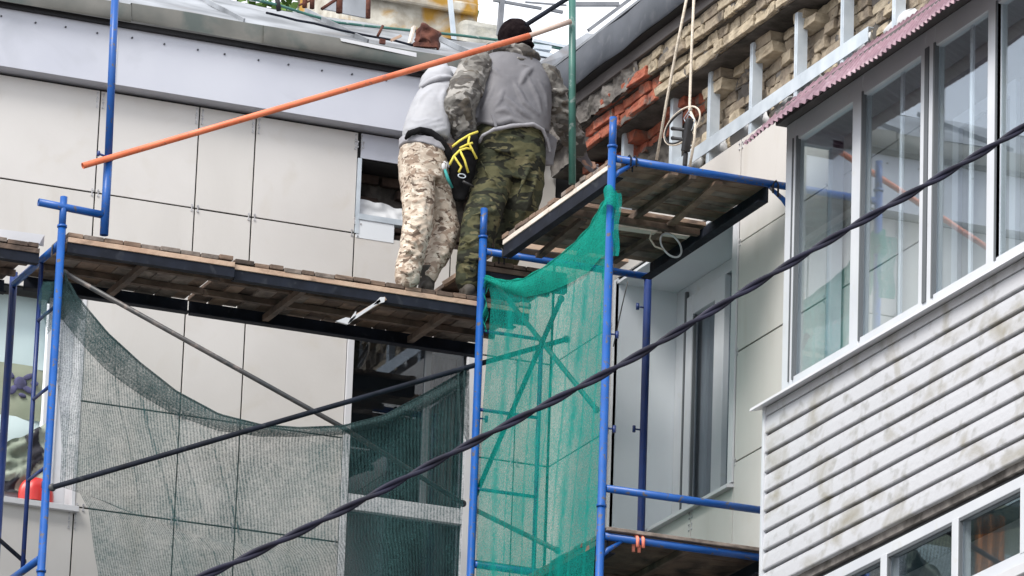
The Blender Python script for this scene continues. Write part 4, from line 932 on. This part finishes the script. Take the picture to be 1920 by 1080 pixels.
t = thing('cable_ring', 'white plastic ring of cable hanging from the underside of the high deck', 'cable', PZ(1258, 435, -.05))
b = MB(); c = PY(1258, 460, -1.2); b.tube([c+V((.07*math.cos(a)-.018*math.sin(a), .02*math.sin(a), .083*math.sin(a))) for a in [i*2*math.pi/40 for i in range(40)]], .0065, 8, closed=True); b.build('ring', M['pvc'], t)
b = MB(); b.tube([PY(x, y, -1.25) for x, y in ((1240, 436), (1222, 435), (1218, 447), (1228, 462), (1244, 468))], .006, 8); b.build('loose_end', M['rope'], t)
b = MB(); b.tube([PX(1177, 528, 1.2), PX(1166, 575, 1.2), PX(1150, 650, 1.2)], .004, 6); top(b.build('thin_cord', M['brace']), 'thin grey cord hanging beside the window reveal', 'cord')
# small white chips under the high deck
t = thing('foam_strip', 'ribbed white strips resting on the board under the high deck', 'strip', PY(1000, 460, .15))
for k, (x0_, x1_, y0_) in enumerate(((992, 1022, 458), (1040, 1070, 466))):
    for j in range(5):
        x = x0_+(x1_-x0_)*j/5; b = MB(); b.prism([PY(x, y0_-5+j, .17), PY(x+4, y0_-5+j, .17), PY(x+4, y0_+4+j, .17), PY(x, y0_+4+j, .17)], (0, .03, 0)); b.build('rib', M['foam'], t)
#@@PEOPLE
# ---------------------------------------------------------------- the two workers
def px(x, y, Y): return PY(x, y, Y)
U_ = 283.0
def loft(b, secs, seg=28):
    """secs: (centre, half width across X, half depth along Y); closed rounded ends"""
    vs = []; n = len(secs)
    for (c, rx, ry) in secs:
        for k in range(seg):
            a = 2*math.pi*k/seg; ca, sa = math.cos(a), math.sin(a)
            vs.append(V(c)+V((rx*math.copysign(abs(ca)**.85, ca), ry*math.copysign(abs(sa)**.85, sa), 0)))
    fs = [(i*seg+k, i*seg+(k+1) % seg, (i+1)*seg+(k+1) % seg, (i+1)*seg+k) for i in range(n-1) for k in range(seg)]
    fs += [tuple(range(seg))[::-1], tuple((n-1)*seg+k for k in range(seg))]
    b.add(vs, fs, True)
def limb(b, pts, rs, seg=20):
    P_ = []; R_ = []
    for i in range(len(pts)-1):
        for k in range(6):
            f = k/6; P_.append(V(pts[i]).lerp(V(pts[i+1]), f)); R_.append(rs[i]*(1-f)+rs[i+1]*f)
    P_.append(V(pts[-1])); R_.append(rs[-1])
    b.tube(P_, R_, seg); b.ell(pts[0], (rs[0]*.99,)*3, nu=seg); b.ell(pts[-1], (rs[-1]*.99,)*3, nu=seg)
TX = {}
def garment(b, name, mt, parent, vox=.012, smooth=4, disp=.02, dsize=.10, disp2=.0, label=None):
    o = b.build(name, mt, parent, label=label)
    m_ = o.modifiers.new('r', 'REMESH'); m_.mode = 'VOXEL'; m_.voxel_size = vox*K; m_.use_smooth_shade = True
    s_ = o.modifiers.new('s', 'SMOOTH'); s_.iterations = smooth; s_.factor = .6
    for (st, sz) in ((disp, dsize), (disp2, dsize*.35)):
        if st:
            tx = TX.get(sz)
            if not tx:
                tx = bpy.data.textures.new('folds', 'STUCCI' if False else 'CLOUDS'); tx.noise_scale = sz; tx.noise_depth = 1; TX[sz] = tx
            d_ = o.modifiers.new('d', 'DISPLACE'); d_.texture = tx; d_.strength = st*K; d_.mid_level = .5; d_.texture_coords = 'LOCAL'
    return o
def ridges(b, lines, r=.012):
    """raised folds: thin tapered tubes that the remesh melts into the cloth"""
    for ln in lines: b.tube(ln, [r*.3]+[r]*(len(ln)-2)+[r*.3] if len(ln) > 2 else r, 8)
def on(secs, x, y):
    """point of the camera-side surface of a lofted garment at picture point x,y"""
    Y = secs[0][0].y-.1
    ss = sorted(secs, key=lambda q: q[0].z)
    for _ in range(5):
        p = PY(x, y, Y); z = min(max(p.z, ss[0][0].z), ss[-1][0].z)
        for i in range(len(ss)-1):
            if ss[i][0].z <= z <= ss[i+1][0].z:
                f = (z-ss[i][0].z)/max(1e-6, ss[i+1][0].z-ss[i][0].z); c = ss[i][0].lerp(ss[i+1][0], f); rx = ss[i][1]*(1-f)+ss[i+1][1]*f; ry = ss[i][2]*(1-f)+ss[i+1][2]*f; break
        q = max(-.97, min(.97, (p.x-c.x)/rx)); Y = c.y-ry*math.sqrt(1-q*q)
    return PY(x, y, Y)
def folds(b, secs, lines, r=.016):
    for ln in lines:
        pts = []
        for i in range(len(ln)-1):
            for k in range(4): f = k/4; pts.append((ln[i][0]*(1-f)+ln[i+1][0]*f, ln[i][1]*(1-f)+ln[i+1][1]*f))
        pts.append(ln[-1]); n = len(pts)
        b.tube([on(secs, *q)+V((0, r*.25, 0)) for q in pts], [max(.004, r*math.sin(math.pi*(i+.6)/(n+.2))**.6) for i in range(n)], 8)
def hand(b, wrist, dirv, side, s=1.0, curl=.5):
    """palm, four fingers of unequal length bent at the knuckles, and a thumb from the side of the palm"""
    d = V(dirv).normalized(); sd_ = V(side).normalized(); sd_ = (sd_-d*sd_.dot(d)).normalized(); nrm = d.cross(sd_)
    wrist = V(wrist); c = wrist+d*.055*s
    vs_ = []
    for i in range(7): b.ell(wrist+d*(.015+.014*i)*s, (.030*s, .030*s, .030*s) if i == 0 else (.026*s,)*3, nu=10, nv=8)
    for q in (-.032, -.011, .011, .032): b.tube([wrist+d*.02*s+sd_*q*.6*s, wrist+d*.10*s+sd_*q*s], [.017*s, .013*s], 8)
    for q, ln in ((-.034, .062), (-.0115, .078), (.0115, .085), (.034, .074)):
        p0 = wrist+d*.10*s+sd_*q*s; pts = [p0]; ang = 0; 
        for j, f in enumerate((.45, .32, .23)):
            ang += curl*(.5+.35*j); pts.append(pts[-1]+(d*math.cos(ang)+nrm*math.sin(ang))*ln*f*s)
        b.tube(pts, [.0112*s, .0105*s, .0095*s, .008*s], 8); b.ell(pts[-1], (.008*s,)*3, nu=8, nv=6)
    p0 = wrist+d*.035*s-sd_*.03*s
    b.tube([p0, p0+(-sd_*.8+d*.6+nrm*.2)*.035*s, p0+(-sd_*.75+d*1.3+nrm*.6)*.045*s], [.014*s, .012*s, .009*s], 8)
def head(b, c, r, fw, up=V((0, 0, 1))):
    """skull, face with nose, brow, lips and eyes sockets, ears; fw = facing direction"""
    fw = V(fw).normalized(); sd_ = fw.cross(up).normalized(); rot = Matrix((sd_, fw, up)).transposed()
    def q(x, y, z): return c+rot@V((x*r, y*r, z*r))
    b.ell(q(0, 0, .1), (.80*r, .98*r, 1.02*r), rot, 20, 16); b.ell(q(0, .28, -.45), (.62*r, .68*r, .68*r), rot, 18, 12)
    b.ell(q(0, .62, -.92), (.26*r, .22*r, .2*r), rot, 12, 8)
    b.tube([q(0, .92, .08), q(0, 1.12, -.28), q(0, 1.02, -.36)], [.07*r, .14*r, .13*r], 8)
    for s_ in (-1, 1):
        b.ell(q(s_*.82, -.02, -.12), (.09*r, .17*r, .27*r), rot, 10, 8); b.ell(q(s_*.33, .84, .16), (.20*r, .10*r, .07*r), rot, 10, 8)
        b.ell(q(s_*.32, .86, .0), (.10*r, .08*r, .06*r), rot, 8, 6)
    b.ell(q(0, .92, -.58), (.24*r, .1*r, .05*r), rot, 10, 6); b.ell(q(0, .90, -.68), (.2*r, .1*r, .06*r), rot, 10, 6)
DZ = -.305
def boot(b, ankle, fw, s=1.0):
    a = V(ankle); DZ = a.z-.12; f = V(fw).normalized(); rot = Matrix((f.cross(V((0, 0, 1))), f, V((0, 0, 1)))).transposed()
    for i in range(8):
        t_ = i/7; b.ell(V((a.x, a.y, DZ+.045))+f*(-.05+t_*.19)*s, (.048*s, .05*s, (.045-.012*t_)*s), rot, 12, 8)
    b.tube([V((a.x, a.y, DZ+.05)), V((a.x, a.y, DZ+.20))], [.055*s, .058*s], 12)
    b.box((a.x-.045, a.y-.08, DZ), (a.x+.045, a.y+.16, DZ+.022))
# ---------------- worker with the black beanie
w1 = thing('person', 'worker from behind in black beanie, grey vest, camouflage sleeves and dark green camouflage trousers', 'person', (.15, .2, DZ))
hip = px(958, 262, .27)
LH, RH = px(925, 285, .26), px(990, 285, .28)
LK, RK = px(903, 400, .14), px(972, 400, .26)
LA, RA = V((px(878, 522, .12).x, .13, DZ+.12)), V((px(945, 505, .42).x, .42, -.04+.12))
SL, SR = px(893, 122, .34), px(1024, 142, .38)
EL, ER = px(861, 198, .20), px(1056, 222, .42)
WL, WRr = px(872, 272, .30), px(1088, 288, .62)
HC = px(966, 76, .50)
fw1 = V((.35, .9, -.25)).normalized()
b = MB()
loft(b, [(px(958, 330, .27), .17, .10), (hip, .17, .11), (px(958, 225, .30), .155, .10), (px(960, 180, .35), .17, .11), (px(960, 140, .39), .20, .11), (px(960, 118, .41), .15, .09), (px(963, 108, .43), .07, .07)])
limb(b, [px(962, 118, .42), HC-V((0, 0, .06))], [.062, .058]); head(b, HC, .115, fw1)
for a_, e_, w_ in ((SL, EL, WL), (SR, ER, WRr)): limb(b, [a_, e_, w_], [.062, .048, .032])
hand(b, WL, (.1, .35, -1), (1, .1, 0), 1.0, .7); hand(b, WRr, (.7, .55, -.35), (0, .4, .9), 1.0, .45)
for h_, k_, a_ in ((LH, LK, LA), (RH, RK, RA)): limb(b, [h_, k_, a_], [.088, .062, .042])
garment(b, 'body', M['skin'], w1, .009, 2, 0)
b = MB()
loft(b, [(px(955, 345, .27), .235, .15), (px(956, 300, .27), .243, .17), (px(957, 262, .28), .238, .16), (px(958, 236, .29), .222, .145)])
limb(b, [px(925, 330, .25), px(906, 400, .15), px(893, 455, .12), px(883, 495, .115), LA+V((0, 0, .0))], [.135, .128, .112, .098, .082])
limb(b, [px(984, 330, .27), px(975, 395, .26), px(960, 440, .34), RA+V((0, 0, .0))], [.135, .125, .105, .085])
ridges(b, [[px(945, 375, .10), px(925, 395, .02), px(880, 405, .0)], [px(905, 440, .02), px(880, 455, .0), px(865, 452, .05)], [px(868, 480, .03), px(890, 488, .0), px(910, 476, .05)], [px(866, 500, .04), px(885, 507, .02), px(900, 498, .06)],
           [px(1005, 280, .15), px(985, 330, .1), px(965, 380, .12)], [px(1012, 300, .16), px(1000, 350, .12), px(985, 400, .14)], [px(900, 300, .12), px(925, 345, .07), px(940, 372, .1)], [px(905, 275, .13), px(950, 285, .09), px(1005, 272, .14)]], .017)
TS = [(px(955, 345, .27), .235, .15), (px(956, 300, .27), .243, .17), (px(957, 262, .28), .238, .16), (px(958, 236, .29), .222, .145)]
folds(b, TS, [((900, 255), (940, 262), (1010, 250)), ((905, 285), (945, 300), (975, 320)), ((1015, 270), (990, 300), (970, 335)), ((1012, 300), (1000, 340)), ((940, 265), (948, 310), (950, 342)), ((900, 310), (920, 338))], .017)
LS = [(px(925, 320, .25), .135, .135), (px(906, 400, .15), .128, .128), (px(893, 455, .12), .112, .112), (px(883, 495, .115), .098, .098), (LA, .082, .082)]
folds(b, LS, [((872, 385), (900, 392), (932, 378)), ((868, 410), (895, 425), (928, 408)), ((862, 440), (885, 448), (915, 436)), ((862, 465), (880, 462), (905, 470)), ((860, 484), (880, 490), (908, 482)), ((900, 345), (890, 400), (878, 440))], .017)
RS = [(px(984, 330, .27), .135, .135), (px(975, 395, .26), .125, .125), (px(960, 440, .34), .105, .105)]
folds(b, RS, [((1008, 340), (995, 370), (975, 392)), ((1002, 365), (985, 400)), ((955, 370), (975, 385)), ((948, 400), (970, 410), (990, 400))], .016)
tr1 = garment(b, 'trousers', M['camo_green'], w1, .010, 2, .020, .12, .008)
b = MB(); loft(b, [(px(958, 252, .285), .238, .155), (px(958, 238, .29), .236, .155)], 32); garment(b, 'waistband', M['camo_green'], w1, .011, 2, .01, .1)
b = MB(); boot(b, LA, (.15, 1, 0)); garment(b, 'boot', M['boot'], w1, .008, 2, 0)
b = MB(); boot(b, RA, (.35, 1, 0)); garment(b, 'boot', M['boot'], w1, .008, 2, 0)
# sleeves
for (a_, e_, w_, tag_) in ((SL, EL, WL, 0), (SR, ER, WRr, 1)):
    b = MB(); limb(b, [a_, a_.lerp(e_, .5), e_, e_.lerp(w_, .55), w_.lerp(e_, .08)], [.108, .116, .112, .094, .060] if tag_ == 0 else [.088, .092, .090, .080, .055])
    dd = (e_-a_)
    ridges(b, [[a_.lerp(e_, f)+V((-.11, -.02, .02)), a_.lerp(e_, f+.12)+V((0, -.125, -.01)), a_.lerp(e_, f+.02)+V((.11, -.03, .02))] for f in (.35, .6, .85)], .016)
    ridges(b, [[e_.lerp(w_, f)+V((-.09, -.02, .0)), e_.lerp(w_, f+.1)+V((0, -.10, -.02)), e_.lerp(w_, f)+V((.09, -.02, .02))] for f in (.15, .45)], .014)
    garment(b, 'sleeve', M['camo_grey'], w1, .010, 1, .026, .08, .016)
b = MB()
VS = [(px(959, 245, .285), .262, .175), (px(960, 222, .30), .268, .18), (px(961, 190, .34), .272, .175), (px(963, 160, .37), .265, .17), (px(962, 135, .40), .245, .155), (px(961, 112, .42), .19, .13), (px(962, 98, .44), .10, .09)]
loft(b, VS, 40)
folds(b, VS, [((962, 150), (984, 194), (1014, 222)), ((914, 140), (903, 180), (892, 222)), ((931, 150), (916, 189), (903, 215)), ((942, 178), (970, 203), (1000, 226)), ((1006, 145), (1020, 178), (1026, 225)),
              ((988, 140), (1006, 183), (1016, 222)), ((922, 214), (948, 206), (972, 226)), ((900, 226), (930, 232), (960, 224), (990, 236)), ((945, 165), (938, 190), (922, 212)), ((905, 120), (925, 132), (945, 150)), ((1000, 125), (985, 140), (975, 160))], .027)
folds(b, VS, [((955, 190), (968, 214), (990, 234)), ((1024, 165), (1030, 200)), ((907, 195), (912, 225)), ((975, 120), (1000, 128)), ((930, 220), (945, 236))], .013)
garment(b, 'vest', M['vest'], w1, .008, 2, .010, .16, .004)
b = MB(); b.tube([px(898, 268, .19), px(905, 254, .14), px(925, 243, .11), px(960, 236, .105), (px(1000, 233, .12)), px(1018, 243, .15), px(1028, 270, .19)], [.010, .014, .015, .015, .015, .014, .010], 10); garment(b, 'vest_hem', M['shirt'], w1, .008, 1, .010, .08)
b = MB(); b.prism([px(1020, 238, .20), px(1034, 250, .22), px(1046, 262, .24), (px(1038, 310, .24)), px(1021, 309, .22), px(1024, 275, .20)], (0, .035, 0)); garment(b, 'vest_tail', M['vest'], w1, .008, 2, .02, .07)
b = MB(); b.beam(px(1026, 258, .16), px(1032, 285, .17), .018, .006, (0, 1, 0)); b.beam(px(923, 214, .12), px(930, 238, .10), .02, .008, (0, 1, 0)); b.build('strap', M['vest'], w1, bev=.002)
b = MB(); c = px(960, 108, .43)
b.tube([c+V((math.cos(a)*.155, math.sin(a)*.12, .03+.015*math.sin(a*2)+(.02 if math.sin(a) > 0 else -.01))) for a in [i*2*math.pi/24 for i in range(24)]], .042, 12, closed=True)
b.ell(px(985, 112, .36), (.085, .06, .04)); ridges(b, [[px(955, 98, .30), px(975, 112, .27), px(1000, 112, .30)]], .014)
garment(b, 'hood', M['camo_grey'], w1, .010, 2, .03, .07, .01)
b = MB(); rot = Matrix.Rotation(-.25, 3, 'Y')@Matrix.Rotation(.12, 3, 'X')
b.ell(HC+V((0, 0, .03)), (.118, .132, .125), rot, 24, 16); b.tube([HC+V((math.cos(a)*.112, math.sin(a)*.125, -.045+.01*math.cos(a))) for a in [i*2*math.pi/24 for i in range(24)]], .018, 10, closed=True)
garment(b, 'beanie', M['cap'], w1, .008, 2, .010, .05)
b = MB(); d_ = V((.7, .55, -.35)); hand(b, WRr+d_*.012, d_, (0, .4, .9), 1.18, .45); limb(b, [WRr-d_*.03, WRr+d_*.03], [.045, .04]); garment(b, 'glove', M['glove'], w1, .007, 1, .006, .05)
# ---------------- worker in the pale hoodie
w2 = thing('person', 'worker in pale grey hoodie and sand camouflage trousers bending towards the wall opening', 'person', (-.3, .2, DZ))
LA2, RA2 = V((px(764, 520, .08).x, .09, DZ+.12)), V((px(800, 520, .2).x, .20, DZ+.12))
b = MB()
loft(b, [(px(795, 320, .24), .12, .10), (px(797, 285, .26), .13, .105), (px(802, 240, .30), .12, .10), (px(812, 190, .38), .13, .10), (px(822, 168, .46), .11, .08), (px(828, 158, .5), .07, .06)])
H2 = px(838, 162, .62)
limb(b, [px(826, 155, .50), H2], [.055, .05]); head(b, H2, .092, V((.2, .95, -.3)))
S1, S2 = px(813, 182, .46), px(850, 182, .50); E1, E2 = px(812, 225, .72), px(868, 222, .75); Q1, Q2 = px(850, 262, 1.15), px(885, 255, 1.2)
for s_, e_, q_ in ((S1, E1, Q1), (S2, E2, Q2)): limb(b, [s_, e_, q_], [.055, .045, .03])
hand(b, Q1, (.3, 1, 0), (1, -.3, 0), 1, .4); hand(b, Q2, (.1, 1, .1), (1, 0, 0), 1, .4)
limb(b, [px(780, 305, .23), px(786, 400, .14), LA2], [.08, .06, .04]); limb(b, [px(815, 305, .27), px(838, 430, .30), RA2], [.08, .06, .04])
garment(b, 'body', M['skin'], w2, .009, 2, 0)
b = MB()
loft(b, [(px(793, 340, .24), .158, .135), (px(793, 310, .24), .163, .14), (px(794, 280, .25), .16, .135)])
limb(b, [px(781, 325, .22), px(784, 380, .16), px(783, 425, .12), px(775, 460, .10), px(768, 492, .085), px(763, 522, .06)], [.118, .108, .100, .092, .088, .083])
limb(b, [px(816, 325, .27), px(828, 385, .29), px(836, 435, .30), px(824, 470, .26), px(808, 500, .22), RA2], [.105, .092, .094, .088, .072, .062])
ridges(b, [[px(760, 300, .13), px(775, 360, .07), px(790, 395, .06)], [px(757, 415, .05), px(780, 425, .01), px(806, 412, .05)], [px(752, 445, .04), px(775, 455, .0), px(800, 440, .04)], [px(748, 475, .02), px(765, 470, -.01), px(790, 478, .02)],
           [px(745, 505, .0), px(765, 512, -.03), px(785, 503, .0)], [px(812, 445, .2), px(832, 450, .18), px(855, 462, .24)], [px(810, 470, .17), px(830, 478, .15), px(848, 470, .22)], [px(800, 310, .14), px(808, 350, .12), px(812, 400, .14)]], .015)
LS = [(px(781, 325, .22), .118, .118), (px(784, 380, .16), .108, .108), (px(783, 425, .12), .10, .10), (px(775, 460, .10), .092, .092), (px(768, 492, .085), .088, .088), (px(763, 522, .06), .083, .083)]
folds(b, LS, [((757, 330), (778, 340), (805, 326)), ((757, 372), (780, 380), (806, 366)), ((757, 402), (780, 412), (805, 398)), ((753, 432), (776, 438), (802, 424)), ((750, 458), (770, 466), (796, 452)), ((747, 482), (768, 488), (790, 476)), ((743, 506), (764, 512), (784, 502)), ((790, 340), (795, 380), (790, 410))], .015)
RS = [(px(816, 325, .27), .105, .105), (px(828, 385, .29), .092, .092), (px(836, 435, .30), .094, .094), (px(824, 470, .26), .088, .088), (px(808, 500, .22), .072, .072)]
folds(b, RS, [((815, 420), (835, 430), (855, 446)), ((812, 440), (832, 448), (852, 460)), ((808, 456), (826, 468), (845, 472)), ((800, 478), (815, 490), (828, 488)), ((822, 350), (830, 390))], .014)
garment(b, 'trousers', M['camo_sand'], w2, .009, 2, .018, .10, .008)
b = MB(); boot(b, LA2, (.1, 1, 0)); garment(b, 'boot', M['boot'], w2, .008, 2, 0)
b = MB(); boot(b, RA2, (.25, 1, 0)); garment(b, 'boot', M['boot'], w2, .008, 2, 0)
b = MB()
loft(b, [(px(798, 262, .26), .155, .14), (px(799, 250, .27), .163, .145), (px(803, 225, .31), .150, .135), (px(811, 195, .37), .142, .13), (px(820, 170, .43), .125, .115), (px(829, 155, .48), .09, .085)], 32)
HS = [(px(798, 262, .26), .155, .14), (px(799, 250, .27), .163, .145), (px(803, 225, .31), .150, .135), (px(811, 195, .37), .142, .13), (px(820, 170, .43), .125, .115), (px(829, 155, .48), .09, .085)]
folds(b, HS, [((836, 165), (828, 185), (832, 212)), ((762, 242), (785, 240), (838, 218)), ((768, 255), (800, 240), (840, 232)), ((795, 246), (820, 246), (842, 240)), ((812, 165), (790, 185), (778, 215)), ((770, 225), (790, 230), (810, 222))], .022)
limb(b, [S2, E2, E2.lerp(Q2, .8)], [.09, .08, .055]); limb(b, [S1, E1, E1.lerp(Q1, .8)], [.095, .08, .055])
garment(b, 'hoodie', M['hoodie'], w2, .009, 3, .014, .13, .005)
b = MB()
limb(b, [px(827, 127, .55), px(824, 143, .52), px(818, 160, .48)], [.050, .098, .115]); limb(b, [px(828, 134, .58), px(846, 146, .60), px(856, 160, .56)], [.05, .085, .09])
limb(b, [px(822, 143, .46), px(806, 153, .44), px(791, 162, .45)], [.05, .045, .026])
b.tube([px(789, 163, .38), px(803, 153, .355), px(822, 147, .35), px(840, 145, .38), px(858, 150, .42)], [.010, .020, .022, .020, .014], 10)
garment(b, 'hood', M['hoodie'], w2, .009, 2, .014, .08)
b = MB(); loft(b, [(px(795, 284, .25), .170, .15), (px(797, 268, .26), .168, .15)], 32); b.v = [(p[0], p[1], p[2]-.16*(p[0]-px(795, 275, .25).x)) for p in b.v]; garment(b, 'shirt_hem', M['shirt'], w2, .009, 2, .018, .08)
b = MB(); b.tube([px(759, 262, .16), px(768, 249, .13), px(790, 243, .11), px(808, 247, .11), px(824, 261, .12), px(838, 282, .14), px(848, 305, .17)], [.012, .022, .024, .026, .030, .032, .026], 12); b.v = [(p[0], p[1]*.8+.03, p[2]) for p in b.v]
top(garment(b, 'waist_bag', M['bag'], None, .008, 2, .008, .05), 'dark waist bag strapped round the hoodie of the left worker', 'bag')
# ---------------- tool bag with yellow cords between the workers
b = MB(); loft(b, [(px(862, 378, .2), .035, .03), (px(863, 358, .2), .06, .05), (px(866, 330, .17), .085, .07), (px(870, 295, .15), .095, .08), (px(875, 262, .16), .08, .07), (px(884, 246, .18), .04, .04)])  # bag, with its lowest part standing in for the dark opening behind
tb = garment(b, 'tool_bag', M['bag'], None, .009, 3, .02, .08); top(tb, 'black tool bag laced with yellow cords hanging between the two workers', 'bag')
for pl in (((848, 275), (862, 264), (880, 253), (896, 247)), ((843, 309), (851, 293), (862, 282), (875, 278), (884, 280)), ((851, 293), (857, 302), (865, 313), (860, 323)), ((862, 282), (871, 300), (878, 324)), ((880, 255), (878, 267), (884, 278), (894, 298)), ((862, 278), (874, 272), (886, 268))):
    b = MB(); b.tube([px(x, y, .065) for x, y in pl], .0082, 8); b.build('cord', M['strap_yellow'], tb)
b = MB(); c = px(866, 330, .06); b.tube([c+V((math.cos(a)*.026, 0, math.sin(a)*.014)) for a in [i*2*math.pi/20 for i in range(20)]], .004, 8, closed=True); b.build('carabiner', M['galv'], tb)
b = MB(); b.tube([px(868, 340, .05), px(888, 350, .06)], .009, 8); top(b.build('hammer_handle', M['black_plastic']), 'dark tool handle sticking out of the tool bag', 'tool')
t = thing('strap', 'teal safety strap with pale buckle hanging at the hip of the left worker', 'strap', px(838, 330, .1))
b = MB(); b.tube([px(834, 318, .10), px(840, 336, .10), px(848, 352, .12)], [.010, .012, .009], 8); b.build('webbing', M['strap_teal'], t)
b = MB(); b.ell(px(832, 312, .10), (.016, .01, .026)); b.tube([px(832, 303, .1), px(838, 306, .1), px(836, 318, .1)], .006, 8); b.build('buckle', M['white_trim'], t)
